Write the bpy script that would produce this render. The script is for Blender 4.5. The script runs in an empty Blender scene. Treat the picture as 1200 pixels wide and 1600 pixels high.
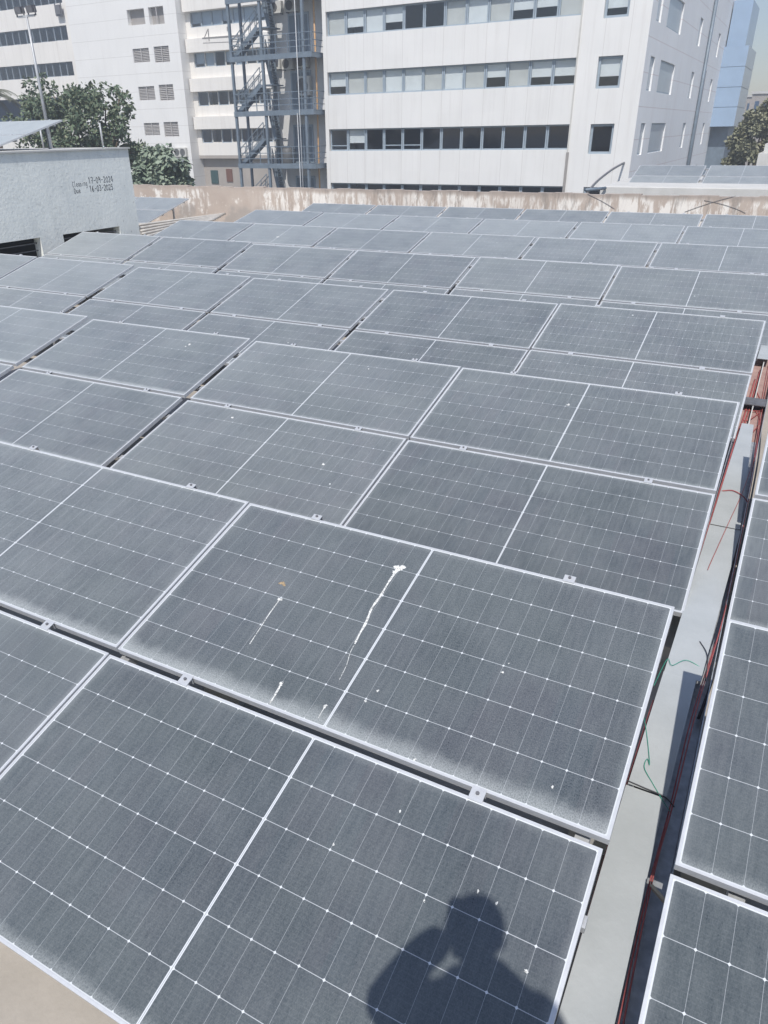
import bpy, bmesh, math, random
import numpy as np
from mathutils import Vector, Matrix
random.seed(7)
SC = bpy.context.scene
COL = SC.collection

# ------------------------------------------------------------------ camera
CAM = Vector((2.3602490, -0.7637805, 2.4399161))
YAW, PITCH, ROLL = -0.5156341273, 0.4889736135, -0.0193073353
FPX, PX, PY = 1154.697, -43.196, 20.151           # solved for a 1200 x 1600 picture
_cy, _sy, _cp, _sp = math.cos(YAW), math.sin(YAW), math.cos(PITCH), math.sin(PITCH)
FWD = Vector((_sy * _cp, _cy * _cp, -_sp)); _r = Vector((_cy, -_sy, 0)); _u = _r.cross(FWD)
RGT = _r * math.cos(ROLL) + _u * math.sin(ROLL); UPV = _u * math.cos(ROLL) - _r * math.sin(ROLL)
cd = bpy.data.cameras.new('camera'); cam = bpy.data.objects.new('camera', cd); COL.objects.link(cam)
cd.sensor_fit = 'HORIZONTAL'; cd.sensor_width = 36; cd.lens = FPX / 1200 * 36
cd.shift_x = -PX / 1200; cd.shift_y = PY / 1200
cd.clip_start = 0.05; cd.clip_end = 4000
cam.matrix_world = Matrix(((RGT.x, UPV.x, -FWD.x, CAM.x), (RGT.y, UPV.y, -FWD.y, CAM.y), (RGT.z, UPV.z, -FWD.z, CAM.z), (0, 0, 0, 1)))
SC.camera = cam

# ------------------------------------------------------------------ world, sun, exposure
SUN_EL, SUN_AZ = math.radians(55), math.radians(15.7)   # azimuth: degrees east of due south (south = -y)
sdir = Vector((math.sin(SUN_AZ) * math.cos(SUN_EL), -math.cos(SUN_AZ) * math.cos(SUN_EL), math.sin(SUN_EL)))
w = bpy.data.worlds.new('World'); SC.world = w; w.use_nodes = True
nt = w.node_tree
bg = nt.nodes['Background']; bg.inputs['Strength'].default_value = 0.105
sky = nt.nodes.new('ShaderNodeTexSky'); sky.sky_type = 'NISHITA'; sky.sun_disc = False
sky.sun_elevation = SUN_EL; sky.sun_rotation = math.atan2(sdir.x, sdir.y)
sky.altitude = 100; sky.air_density = 1.2; sky.dust_density = 0.9; sky.ozone_density = 3.0
tint = nt.nodes.new('ShaderNodeMix'); tint.data_type = 'RGBA'; tint.blend_type = 'MULTIPLY'; tint.inputs[0].default_value = 1
tint.inputs[7].default_value = (0.955, 0.92, 0.955, 1)                # hazy city air
nt.links.new(sky.outputs[0], tint.inputs[6]); nt.links.new(tint.outputs[2], bg.inputs[0])
sd = bpy.data.lights.new('sun', 'SUN'); so = bpy.data.objects.new('sun', sd); COL.objects.link(so)
sd.energy = 3.7; sd.angle = math.radians(0.5); sd.color = (1.0, 0.965, 0.915)
so.rotation_euler = sdir.to_track_quat('Z', 'Y').to_euler(); so.location = (8, -12, 30)
SC.view_settings.view_transform = 'Standard'; SC.view_settings.look = 'None'
SC.view_settings.exposure = 0.42; SC.view_settings.gamma = 1

# ------------------------------------------------------------------ picture point -> real point on a known plane
def _ray(px, py):
    return RGT * ((px - 600 - PX) / FPX) - UPV * ((py - 800 - PY) / FPX) + FWD
def atY(px, py, Y):
    d = _ray(px, py); return CAM + d * ((Y - CAM.y) / d.y)
def atX(px, py, X):
    d = _ray(px, py); return CAM + d * ((X - CAM.x) / d.x)
def atZ(px, py, Z):
    d = _ray(px, py); return CAM + d * ((Z - CAM.z) / d.z)

# ------------------------------------------------------------------ helpers
def tag(o, label=None, cat=None, group=None, kind=None):
    if label: o['label'] = label
    if cat: o['category'] = cat
    if group: o['group'] = group
    if kind: o['kind'] = kind
    return o
def thing(name, label, cat, loc=(0, 0, 0), group=None):
    o = bpy.data.objects.new(name, None); COL.objects.link(o); o.location = loc
    o.empty_display_size = 0.2
    return tag(o, label, cat, group)
class MB:
    def __init__(s): s.v = []; s.f = []; s.uv = {}
    def face(s, *pts):
        i = len(s.v); s.v += [tuple(p) for p in pts]; s.f.append(tuple(range(i, i + len(pts)))); return s
    def box(s, x0, y0, z0, x1, y1, z1):
        return s.hexa([(x0, y0, z0), (x1, y0, z0), (x1, y1, z0), (x0, y1, z0), (x0, y0, z1), (x1, y0, z1), (x1, y1, z1), (x0, y1, z1)])
    def hexa(s, c):
        i = len(s.v); s.v += [tuple(p) for p in c]
        for q in ((0, 3, 2, 1), (4, 5, 6, 7), (0, 1, 5, 4), (1, 2, 6, 5), (2, 3, 7, 6), (3, 0, 4, 7)): s.f.append(tuple(i + k for k in q))
        return s
    def bar(s, a, b, w, h=None, up=(0, 0, 1)):
        a = Vector(a); b = Vector(b); h = w if h is None else h
        d = (b - a).normalized(); up = Vector(up)
        if abs(d.dot(up)) > 0.98: up = Vector((0, 1, 0))
        r = d.cross(up).normalized() * (w / 2); u = r.cross(d).normalized() * (h / 2)
        return s.hexa([a - r - u, a + r - u, b + r - u, b - r - u, a - r + u, a + r + u, b + r + u, b - r + u])
    def tube(s, pts, r, n=8, r1=None):
        pts = [Vector(p) for p in pts]; i0 = len(s.v); m = len(pts)
        for k, p in enumerate(pts):
            d = (pts[min(k + 1, m - 1)] - pts[max(k - 1, 0)]).normalized()
            ref = Vector((0, 0, 1)) if abs(d.z) < 0.9 else Vector((1, 0, 0))
            a = d.cross(ref).normalized(); b = d.cross(a)
            rr = r if r1 is None else r + (r1 - r) * k / (m - 1)
            for j in range(n):
                t = 2 * math.pi * j / n; s.v.append(tuple(p + (a * math.cos(t) + b * math.sin(t)) * rr))
        for k in range(m - 1):
            for j in range(n):
                A = i0 + k * n + j; B = i0 + k * n + (j + 1) % n; s.f.append((A, B, B + n, A + n))
        s.f.append(tuple(i0 + j for j in range(n))[::-1]); s.f.append(tuple(i0 + (m - 1) * n + j for j in range(n)))
        return s
    def build(s, name, material, parent=None, smooth=False, bevel=0):
        me = bpy.data.meshes.new(name); me.from_pydata(s.v, [], s.f); me.update()
        if bevel or smooth:
            b = bmesh.new(); b.from_mesh(me); bmesh.ops.remove_doubles(b, verts=b.verts, dist=1e-5)
            if bevel: bmesh.ops.bevel(b, geom=list(b.edges), offset=bevel, segments=1, affect='EDGES', clamp_overlap=True)
            bmesh.ops.recalc_face_normals(b, faces=b.faces); b.to_mesh(me); b.free()
        if smooth:
            for p in me.polygons: p.use_smooth = True
        me.materials.append(material)
        o = bpy.data.objects.new(name, me); COL.objects.link(o)
        if parent: o.parent = parent
        return o
def wsub(parent):                      # turns world points into the parent's own space
    L = Vector(parent.location); return lambda p: Vector(p) - L
def smoothpath(pts, n=6):
    pts = [Vector(p) for p in pts]; out = []
    for i in range(len(pts) - 1):
        p0 = pts[max(i - 1, 0)]; p1 = pts[i]; p2 = pts[i + 1]; p3 = pts[min(i + 2, len(pts) - 1)]
        for k in range(n):
            t = k / n
            out.append(0.5 * ((2 * p1) + (p2 - p0) * t + (2 * p0 - 5 * p1 + 4 * p2 - p3) * t * t + (3 * p1 - p0 - 3 * p2 + p3) * t ** 3))
    out.append(pts[-1]); return out

# ------------------------------------------------------------------ material tools
class NT:
    def __init__(s, name):
        s.m = bpy.data.materials.new(name); s.m.use_nodes = True; s.t = s.m.node_tree; s.n = s.t.nodes
        s.b = s.n['Principled BSDF']; s.out = s.n['Material Output']
    def node(s, typ, **kw):
        n = s.n.new(typ)
        for k, v in kw.items():
            if hasattr(n, k): setattr(n, k, v)
        return n
    def link(s, a, b): s.t.links.new(a, b)
    def put(s, sock, v):
        if isinstance(v, (int, float)): sock.default_value = v
        elif isinstance(v, (tuple, list)): sock.default_value = (*v, 1) if len(v) == 3 and len(sock.default_value) == 4 else v
        else: s.link(v, sock)
    def math(s, op, a, b=0.0, c=None, clamp=False):
        n = s.node('ShaderNodeMath', operation=op, use_clamp=clamp); s.put(n.inputs[0], a); s.put(n.inputs[1], b)
        if c is not None: s.put(n.inputs[2], c)
        return n.outputs[0]
    def mix(s, f, a, b, mode='MIX'):
        n = s.node('ShaderNodeMix', data_type='RGBA', blend_type=mode); s.put(n.inputs[0], f); s.put(n.inputs[6], a); s.put(n.inputs[7], b); return n.outputs[2]
    def step(s, x, a, b):
        n = s.node('ShaderNodeMapRange', interpolation_type='SMOOTHSTEP'); s.put(n.inputs[0], x); s.put(n.inputs[1], a); s.put(n.inputs[2], b); return n.outputs[0]
    def lstep(s, x, a, b):
        n = s.node('ShaderNodeMapRange'); n.clamp = True; s.put(n.inputs[0], x); s.put(n.inputs[1], a); s.put(n.inputs[2], b); return n.outputs[0]
    def coord(s, which='Object'): return s.node('ShaderNodeTexCoord').outputs[which]
    def geo(s): return s.node('ShaderNodeNewGeometry').outputs['Position']
    def scale(s, v, sc):
        n = s.node('ShaderNodeMapping'); s.link(v, n.inputs[0]); n.inputs['Scale'].default_value = sc; return n.outputs[0]
    def noise(s, v, sc=5, det=4, rough=0.55, dist=0.0, out=0):
        n = s.node('ShaderNodeTexNoise'); s.link(v, n.inputs['Vector']); n.inputs['Scale'].default_value = sc
        n.inputs['Detail'].default_value = det; n.inputs['Roughness'].default_value = rough; n.inputs['Distortion'].default_value = dist; return n.outputs[out]
    def sep(s, v):
        n = s.node('ShaderNodeSeparateXYZ'); s.link(v, n.inputs[0]); return n.outputs
    def comb(s, x, y, z=0.0):
        n = s.node('ShaderNodeCombineXYZ'); s.put(n.inputs[0], x); s.put(n.inputs[1], y); s.put(n.inputs[2], z); return n.outputs[0]
    def bump(s, h, strength=0.3, dist=0.01):
        n = s.node('ShaderNodeBump'); n.inputs['Strength'].default_value = strength; n.inputs['Distance'].default_value = dist
        s.link(h, n.inputs['Height']); s.link(n.outputs[0], s.b.inputs['Normal'])
    def set(s, color=None, rough=None, metal=None, spec=None):
        if color is not None: s.put(s.b.inputs['Base Color'], color)
        if rough is not None: s.put(s.b.inputs['Roughness'], rough)
        if metal is not None: s.put(s.b.inputs['Metallic'], metal)
        if spec is not None: s.put(s.b.inputs['Specular IOR Level'], spec)
        return s.m
def simple(name, col, rough=0.6, metal=0.0, var=0.12, sc=6, spec=0.5, bump=0.0):
    t = NT(name); p = t.geo()
    n = t.noise(p, sc, 5); f = t.lstep(n, 0.3, 0.7)
    c0 = tuple(max(0, c * (1 - var)) for c in col); c1 = tuple(min(1, c * (1 + var)) for c in col)
    t.set(t.mix(f, c0, c1), rough, metal, spec)
    if bump: t.bump(n, bump, 0.01)
    return t.m

M = {}
M['alu'] = simple('anodised_aluminium', (0.59, 0.60, 0.61), 0.42, 0.3, 0.05, 30)
M['clamp'] = simple('clamp_aluminium', (0.56,0.57,0.58), 0.4, 0.3, 0.05, 40)
M['steel'] = simple('galvanised_steel', (0.5, 0.51, 0.52), 0.45, 0.5, 0.2, 25)
M['darksteel'] = simple('dull_steel', (0.16, 0.16, 0.17), 0.6, 0.3, 0.2, 20)
M['backsheet'] = simple('white_backsheet', (0.7, 0.7, 0.7), 0.5, 0, 0.03)
M['dropping'] = simple('dried_dropping', (0.66, 0.66, 0.63), 0.9, 0, 0.2, 80)
def holey(m, lo, hi, sc=160):
    n = m.node_tree.nodes; b = n['Principled BSDF']; tn = n.new('ShaderNodeTexNoise'); tn.inputs['Scale'].default_value = sc; g_ = n.new('ShaderNodeNewGeometry'); r = n.new('ShaderNodeMapRange')
    m.node_tree.links.new(g_.outputs['Position'], tn.inputs['Vector']); m.node_tree.links.new(tn.outputs[0], r.inputs[0]); r.inputs[1].default_value = lo; r.inputs[2].default_value = hi; m.node_tree.links.new(r.outputs[0], b.inputs['Alpha'])
holey(M['dropping'], 0.30, 0.48)
M['dropping_brown'] = simple('dried_brown_dropping', (0.30, 0.22, 0.13), 0.9, 0, 0.4, 90)

# ---- solar glass: 24 x 6 half cells under a film of dust
PW, PH = 2.278, 1.134
def solar_glass():
    t = NT('dusty_solar_glass')
    uv = t.coord('UV'); u, v, _ = t.sep(uv)
    rnd = t.node('ShaderNodeObjectInfo').outputs['Random']
    gr = t.node('ShaderNodeAttribute', attribute_type='OBJECT', attribute_name='grime').outputs['Fac']
    off = t.math('MULTIPLY', rnd, 57.0)
    uvr = t.comb(t.math('ADD', u, off), t.math('ADD', v, off), off)
    pu, pv, mu, mv, mc = 0.09325, 0.18433, 0.015, 0.014, 0.005
    au = t.math('SUBTRACT', t.math('ABSOLUTE', t.math('SUBTRACT', u, PW / 2)), mc)
    cu = t.math('DIVIDE', au, pu); fu = t.math('FRACT', cu)
    du = t.math('MULTIPLY', t.math('MINIMUM', fu, t.math('SUBTRACT', 1.0, fu)), pu)
    av = t.math('SUBTRACT', v, mv); cv = t.math('DIVIDE', av, pv); fv = t.math('FRACT', cv)
    dv = t.math('MULTIPLY', t.math('MINIMUM', fv, t.math('SUBTRACT', 1.0, fv)), pv)
    gap_u = t.math('MULTIPLY', t.math('LESS_THAN', du, 0.0007), 0.38)
    gap_v = t.math('MULTIPLY', t.math('LESS_THAN', dv, 0.0012), 0.6)
    dia = t.math('LESS_THAN', t.math('ADD', du, dv), 0.0058)
    mid = t.math('LESS_THAN', au, 0.0)
    e1 = t.math('LESS_THAN', v, mv); e2 = t.math('GREATER_THAN', v, PH - mv)
    e3 = t.math('LESS_THAN', u, mu); e4 = t.math('GREATER_THAN', u, PW - mu)
    white = gap_u
    for k in (gap_v, dia, mid, e1, e2, e3, e4): white = t.math('MAXIMUM', white, k)
    # thin grey ribbon lines inside the white centre strip and across the cells
    rib = t.math('LESS_THAN', t.math('ABSOLUTE', t.math('SUBTRACT', u, PW / 2)), 0.0016)
    white = t.math('SUBTRACT', white, t.math('MULTIPLY', rib, 0.45), clamp=True)
    fb = t.math('FRACT', t.math('MULTIPLY', cv, 10.0))
    bus = t.math('LESS_THAN', fb, 0.06)
    cellid = t.comb(t.math('FLOOR', t.math('DIVIDE', u, pu)), t.math('FLOOR', cv), off)
    wn = t.node('ShaderNodeTexWhiteNoise', noise_dimensions='3D'); t.link(cellid, wn.inputs['Vector'])
    cell = t.mix(wn.outputs['Value'], (0.012, 0.024, 0.038), (0.024, 0.028, 0.042))
    tint = t.noise(uvr, 1.6, 2); cell = t.mix(t.lstep(tint, 0.35, 0.65), cell, (0.018, 0.030, 0.038))
    cell = t.mix(t.math('MULTIPLY', bus, 0.13), cell, (0.25, 0.25, 0.26))
    base = t.mix(white, cell, (0.62, 0.64, 0.66))
    # dust film: soft blotches, run-down streaks, fine grain, and silt held along the frame
    amt = t.math('ADD', 0.76, t.math('MULTIPLY', t.math('FRACT', t.math('MULTIPLY', rnd, 7.31)), 0.48))
    blot = t.noise(uvr, 2.2, 4, 0.6)
    streak = t.noise(t.scale(uvr, (60, 8, 1)), 1.0, 4, 0.6)
    grain = t.noise(t.scale(uvr, (260, 150, 1)), 1.0, 2, 0.5)
    d = t.math('ADD', t.math('MULTIPLY', t.lstep(blot, 0.25, 0.75), 0.06), t.math('MULTIPLY', amt, 0.095))
    d = t.math('ADD', d, t.math('MULTIPLY', t.math('SUBTRACT', streak, 0.5), 0.11))
    d = t.math('ADD', d, t.math('MULTIPLY', t.math('SUBTRACT', grain, 0.5), t.math('ADD', 0.10, t.math('MULTIPLY', gr, 0.22))))
    rag = t.noise(t.scale(uvr, (9, 5, 1)), 1.0, 7, 0.72)
    lowh = t.math('MULTIPLY', t.math('ADD', 0.02, t.math('MULTIPLY', rag, 0.125)), t.math('ADD', 0.45, gr))
    low = t.math('SUBTRACT', 1.0, t.step(v, 0.008, lowh))
    d = t.math('ADD', d, t.math('MULTIPLY', t.math('MULTIPLY', low, t.math('ADD', 0.13, t.math('MULTIPLY', gr, 0.34))), t.lstep(grain, 0.1, 0.6)))
    eu = t.math('MINIMUM', u, t.math('SUBTRACT', PW, u)); ev = t.math('SUBTRACT', PH, v)
    side = t.math('SUBTRACT', 1.0, t.step(t.math('MINIMUM', eu, ev), 0.0, 0.05))
    d = t.math('ADD', d, t.math('MULTIPLY', side, 0.10))
    # small white specks, different on every panel
    vo = t.node('ShaderNodeTexVoronoi', feature='F1'); t.link(uvr, vo.inputs['Vector']); vo.inputs['Scale'].default_value = 5.5
    pick = t.math('GREATER_THAN', t.sep(vo.outputs['Color'])[0], 0.965)
    spot = t.math('MULTIPLY', pick, t.math('LESS_THAN', vo.outputs['Distance'], 0.055))
    d = t.math('MAXIMUM', t.math('MINIMUM', t.math('MAXIMUM', d, 0.02), 0.92), spot)
    # a dust film hides more of what lies under it the more slantwise one looks through it
    ge = t.node('ShaderNodeNewGeometry'); dt = t.node('ShaderNodeVectorMath', operation='DOT_PRODUCT'); t.link(ge.outputs['Incoming'], dt.inputs[0]); t.link(ge.outputs['True Normal'], dt.inputs[1])
    cosv = t.math('MAXIMUM', t.math('ABSOLUTE', dt.outputs['Value']), 0.12)
    d = t.math('SUBTRACT', 1.0, t.math('EXPONENT', t.math('MULTIPLY', t.math('DIVIDE', d, cosv), -1.15)))
    d = t.math('MAXIMUM', d, spot)
    col = t.mix(d, base, (0.555, 0.58, 0.565))
    b = t.b
    t.set(col, 0.3, 0, 0.5)
    t.put(b.inputs['Roughness'], t.math('ADD', 0.24, t.math('MULTIPLY', d, 0.5)))
    b.inputs['IOR'].default_value = 1.5
    b.inputs['Sheen Weight'].default_value = 0.8; b.inputs['Sheen Roughness'].default_value = 0.36
    b.inputs['Sheen Tint'].default_value = (0.95, 0.98, 0.97, 1)
    return t.m
M['glass'] = solar_glass()

def concrete(name, col, dark, sc=1.2, streak=True, rough=0.9, amt=0.5):
    t = NT(name); p = t.geo()
    a = t.noise(p, sc, 6, 0.6); c = t.mix(t.lstep(a, 0.3, 0.72), dark, col)
    if streak:
        s = t.noise(t.scale(p, (3, 3, 0.25)), 1.0, 5, 0.6)
        c = t.mix(t.math('MULTIPLY', t.lstep(s, 0.52, 0.75), amt), c, dark)
    g = t.noise(p, 40, 3); c = t.mix(t.math('MULTIPLY', t.lstep(g, 0.4, 0.7), 0.12), c, tuple(x * 0.6 for x in col))
    t.set(c, rough, 0, 0.3); t.bump(g, 0.15, 0.01); return t.m
M['roof'] = concrete('roof_screed', (0.44, 0.40, 0.35), (0.32, 0.29, 0.25), 1.5, False)
def roomwall():
    t = NT('limewashed_wall'); p = t.geo(); x, y, z = t.sep(p)
    a = t.noise(p, 1.1, 7, 0.7); c = t.mix(t.lstep(a, 0.32, 0.68), (0.78, 0.80, 0.76), (0.91, 0.92, 0.86))
    st = t.noise(t.scale(p, (2.5, 2.5, 0.22)), 1.0, 6, 0.7); c = t.mix(t.math('MULTIPLY', t.lstep(st, 0.5, 0.75), 0.4), c, (0.50, 0.53, 0.52))
    sp = t.noise(p, 3.2, 8, 0.78); c = t.mix(t.math('MULTIPLY', t.step(sp, 0.59, 0.66), 0.28), c, (0.30, 0.30, 0.29))
    sp2 = t.noise(p, 14, 4, 0.6); c = t.mix(t.math('MULTIPLY', t.step(sp2, 0.645, 0.70), 0.45), c, (0.28, 0.27, 0.26))
    tp_ = t.math('MULTIPLY', t.step(z, 1.85, 2.17), st); c = t.mix(t.math('MULTIPLY', tp_, 0.7), c, (0.40, 0.41, 0.40))
    t.set(c, 0.95, 0, 0.2); t.bump(t.noise(p, 18, 5), 0.35, 0.02); return t.m
M['roomwall'] = roomwall()
M['ledge'] = concrete('pale_concrete', (0.62, 0.61, 0.58), (0.5, 0.49, 0.46), 1.1, True, 0.9, 0.35)
M['plinth'] = concrete('grey_concrete', (0.40, 0.39, 0.37), (0.3, 0.29, 0.28), 2)
M['earth'] = concrete('street_ground', (0.20, 0.19, 0.17), (0.12, 0.12, 0.10), 0.05, False)
M['shade'] = simple('painted_dark_interior', (0.03, 0.032, 0.036), 0.8)  # near-black colour stands in for the unlit depth behind openings
M['greywall'] = concrete('weathered_grey_plaster', (0.62, 0.62, 0.61), (0.50, 0.50, 0.50), 0.5, True)
M['stairwall'] = concrete('pale_grey_plaster', (0.72, 0.71, 0.69), (0.55, 0.54, 0.52), 0.6, True)
M['beigewall'] = concrete('weathered_beige_plaster', (0.42, 0.38, 0.34), (0.34, 0.31, 0.28), 0.4, True)

# ---- peeling parapet
def parapet_mat():
    t = NT('peeling_parapet'); p = t.geo(); x, y, z = t.sep(p)
    a = t.noise(p, 0.8, 6, 0.65); c = t.mix(t.lstep(a, 0.3, 0.7), (0.42, 0.345, 0.29), (0.53, 0.455, 0.39))
    right = t.step(x, -16.0, -11.0)
    drip = t.noise(t.scale(p, (4.5, 4.5, 0.9)), 1.0, 7, 0.72, 0.3)
    reach = t.noise(t.scale(p, (2.2, 2.2, 0.05)), 1.0, 4, 0.7)
    hz_ = t.math('SUBTRACT', t.math('ADD', 0.42, t.math('MULTIPLY', reach, 0.5)), z)
    m = t.math('MULTIPLY', t.step(drip, 0.44, 0.54), t.step(hz_, -0.06, 0.10))
    patch = t.step(t.noise(p, 0.55, 5, 0.7), 0.45, 0.50)
    m = t.math('MULTIPLY', m, t.math('MAXIMUM', t.math('MULTIPLY', right, 0.75), patch), clamp=True)
    c = t.mix(m, c, (0.78, 0.74, 0.68))
    dk = t.noise(t.scale(p, (5, 5, 1.0)), 1.0, 7, 0.75)
    c = t.mix(t.math('MULTIPLY', t.math('MULTIPLY', t.step(dk, 0.50, 0.66), right), 0.6), c, (0.23, 0.20, 0.175))
    top = t.step(z, 0.60, 0.76); c = t.mix(t.math('MULTIPLY', t.math('MULTIPLY', top, dk), t.math('ADD', 0.35, t.math('MULTIPLY', right, 0.5))), c, (0.25, 0.22, 0.20))
    grey = t.math('MULTIPLY', t.step(t.noise(p, 0.7, 4), 0.5, 0.6), t.math('MULTIPLY', t.step(z, 0.25, 0.0), t.math('SUBTRACT', 1.0, right)))
    c = t.mix(t.math('MULTIPLY', grey, 0.6), c, (0.30, 0.28, 0.26))
    t.set(c, 0.95, 0, 0.2); t.bump(drip, 0.3, 0.02); return t.m
M['parapet'] = parapet_mat()

def clad_mat(name, col, dark, pitch, axis, hpitch=None, stain=0.25, off=0.0, line=0.02):
    t = NT(name); p = t.geo(); xyz = t.sep(p)
    f = t.math('FRACT', t.math('DIVIDE', t.math('SUBTRACT', xyz[axis], off), pitch))
    g = t.math('LESS_THAN', f, line / pitch)
    if hpitch:
        f2 = t.math('FRACT', t.math('DIVIDE', xyz[2], hpitch)); g2 = t.math('LESS_THAN', f2, 0.045 / hpitch)
        g = t.math('MAXIMUM', t.math('MULTIPLY', g, 0.25), g2)
    idx = t.math('FLOOR', t.math('DIVIDE', t.math('SUBTRACT', xyz[axis], off), pitch))
    wn = t.node('ShaderNodeTexWhiteNoise', noise_dimensions='2D'); t.link(t.comb(idx, t.math('FLOOR', t.math('DIVIDE', xyz[2], 3.42))), wn.inputs['Vector'])
    a = t.noise(p, 0.5, 5, 0.6); s = t.noise(t.scale(p, (2.6, 2.6, 0.14)), 1.0, 6, 0.7)
    c = t.mix(t.lstep(a, 0.3, 0.7), tuple(x * 0.94 for x in col), col)
    c = t.mix(t.math('MULTIPLY', wn.outputs['Value'], 0.35), c, tuple(x * 0.90 for x in col))
    c = t.mix(t.math('MULTIPLY', t.lstep(s, 0.5, 0.75), stain), c, dark)
    c = t.mix(t.math('MULTIPLY', g, 0.5), c, dark)
    t.set(c, 0.7, 0, 0.3); return t.m

def window_pane():
    t = NT('window_pane')
    tr = t.node('ShaderNodeBsdfTransparent'); tr.inputs[0].default_value = (0.90, 0.93, 0.955, 1)
    gl = t.node('ShaderNodeBsdfGlossy'); gl.inputs['Color'].default_value = (0.85, 0.9, 0.95, 1); gl.inputs['Roughness'].default_value = 0.04
    fr = t.node('ShaderNodeFresnel'); fr.inputs[0].default_value = 1.7
    mx = t.node('ShaderNodeMixShader'); bf = t.node('ShaderNodeNewGeometry').outputs['Backfacing']; t.link(t.math('MULTIPLY', fr.outputs[0], t.math('SUBTRACT', 1.0, bf)), mx.inputs[0]); t.link(tr.outputs[0], mx.inputs[1]); t.link(gl.outputs[0], mx.inputs[2])
    t.link(mx.outputs[0], t.out.inputs['Surface']); return t.m
M['pane'] = window_pane()
M['wframe'] = simple('blue_grey_window_frame', (0.31, 0.37, 0.42), 0.5, 0.1, 0.08)
M['wframe_dark'] = simple('dark_window_frame', (0.12, 0.14, 0.16), 0.5, 0.1)
M['blind'] = simple('pale_blind', (0.84, 0.80, 0.73), 0.8, 0, 0.06, 2)
M['blind_beige'] = simple('beige_blind', (0.66, 0.61, 0.53), 0.8, 0, 0.06, 2)
M['room'] = simple('painted_dim_room', (0.035, 0.08, 0.15), 0.9)  # dark navy stands in for unlit rooms and blue reflections in the panes
M['bluepanel'] = simple('blue_glazed_panel', (0.31, 0.41, 0.54), 0.25, 0, 0.05, 1)
M['greypanel'] = simple('grey_glazed_panel', (0.40, 0.45, 0.49), 0.3, 0, 0.06, 1)
M['bluesteel'] = simple('blue_grey_painted_steel', (0.155, 0.195, 0.235), 0.5, 0.1, 0.15, 3)
M['acwhite'] = simple('ac_casing', (0.55, 0.54, 0.50), 0.55, 0, 0.1, 6)
M['acdark'] = simple('ac_grille', (0.10, 0.10, 0.10), 0.6)
M['louvre'] = simple('louvre_slats', (0.30, 0.28, 0.26), 0.6, 0, 0.1)
M['bark'] = simple('bark', (0.14, 0.10, 0.07), 0.95, 0, 0.3, 8)
M['cover'] = concrete('galvanised_tray_cover', (0.45, 0.47, 0.47), (0.36, 0.38, 0.38), 2.5, False, 0.55)
M['oxide'] = concrete('red_dusty_brick', (0.42, 0.29, 0.25), (0.30, 0.19, 0.17), 6, False)
M['redcable'] = simple('red_cable', (0.36, 0.09, 0.085), 0.7, 0, 0.25, 20)
M['blackcable'] = simple('black_cable', (0.03, 0.03, 0.035), 0.5)
M['greencable'] = simple('green_wire', (0.03, 0.30, 0.20), 0.5)
M['pvc'] = simple('pale_conduit', (0.52, 0.49, 0.44), 0.6, 0, 0.15, 4)
M['ink'] = simple('black_paint_marks', (0.03, 0.03, 0.035), 0.8, 0, 0.4, 30)
M['orange'] = simple('orange_pipe', (0.50, 0.30, 0.14), 0.6)
M['pole'] = simple('pole_paint', (0.42, 0.43, 0.44), 0.5, 0.2)

def leaf_mat(name, cols, sc=0.9):
    t = NT(name); p = t.geo(); n = t.noise(p, sc, 4, 0.7); n2 = t.noise(p, 7, 2)
    c = t.mix(t.lstep(n, 0.35, 0.65), cols[0], cols[1]); c = t.mix(t.lstep(n2, 0.45, 0.8), c, cols[2])
    t.set(c, 0.55, 0, 0.4)
    t.b.inputs['Transmission Weight'].default_value = 0
    return t.m
M['leaf'] = leaf_mat('dark_leaf', ((0.075, 0.12, 0.075), (0.13, 0.18, 0.11), (0.25, 0.23, 0.13)))
M['leaf_mango'] = leaf_mat('mango_leaf', ((0.16, 0.215, 0.15), (0.23, 0.28, 0.20), (0.31, 0.33, 0.25)))
M['leaf_dry'] = leaf_mat('dusty_leaf', ((0.16, 0.17, 0.11), (0.23, 0.235, 0.15), (0.31, 0.29, 0.19)))
M['palm'] = leaf_mat('palm_leaf', ((0.12, 0.13, 0.09), (0.17, 0.17, 0.12), (0.2, 0.2, 0.14)))

ZF = -0.55          # roof floor
# ------------------------------------------------------------------ setting
g = MB(); g.face((-1500, -1500, -10), (1500, -1500, -10), (1500, 1500, -10), (-1500, 1500, -10))
tag(g.build('ground', M['earth']), kind='structure')
g = MB(); g.box(-28, -6, ZF - 0.4, 16, 22.5, ZF)
tag(g.build('roof_floor', M['roof']), kind='structure')
# building body under the roof
t_ = thing('building_below', 'plain building block carrying the solar roof', 'building', (-6, 8, -10))
g = MB(); f_ = wsub(t_); g.hexa([f_(p) for p in ((-27.9, -5.9, -10), (15.9, -5.9, -10), (15.9, 22.4, -10), (-27.9, 22.4, -10), (-27.9, -5.9, ZF - 0.402), (15.9, -5.9, ZF - 0.402), (15.9, 22.4, ZF - 0.402), (-27.9, 22.4, ZF - 0.402))])
g.build('wall', M['greywall'], t_)
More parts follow.
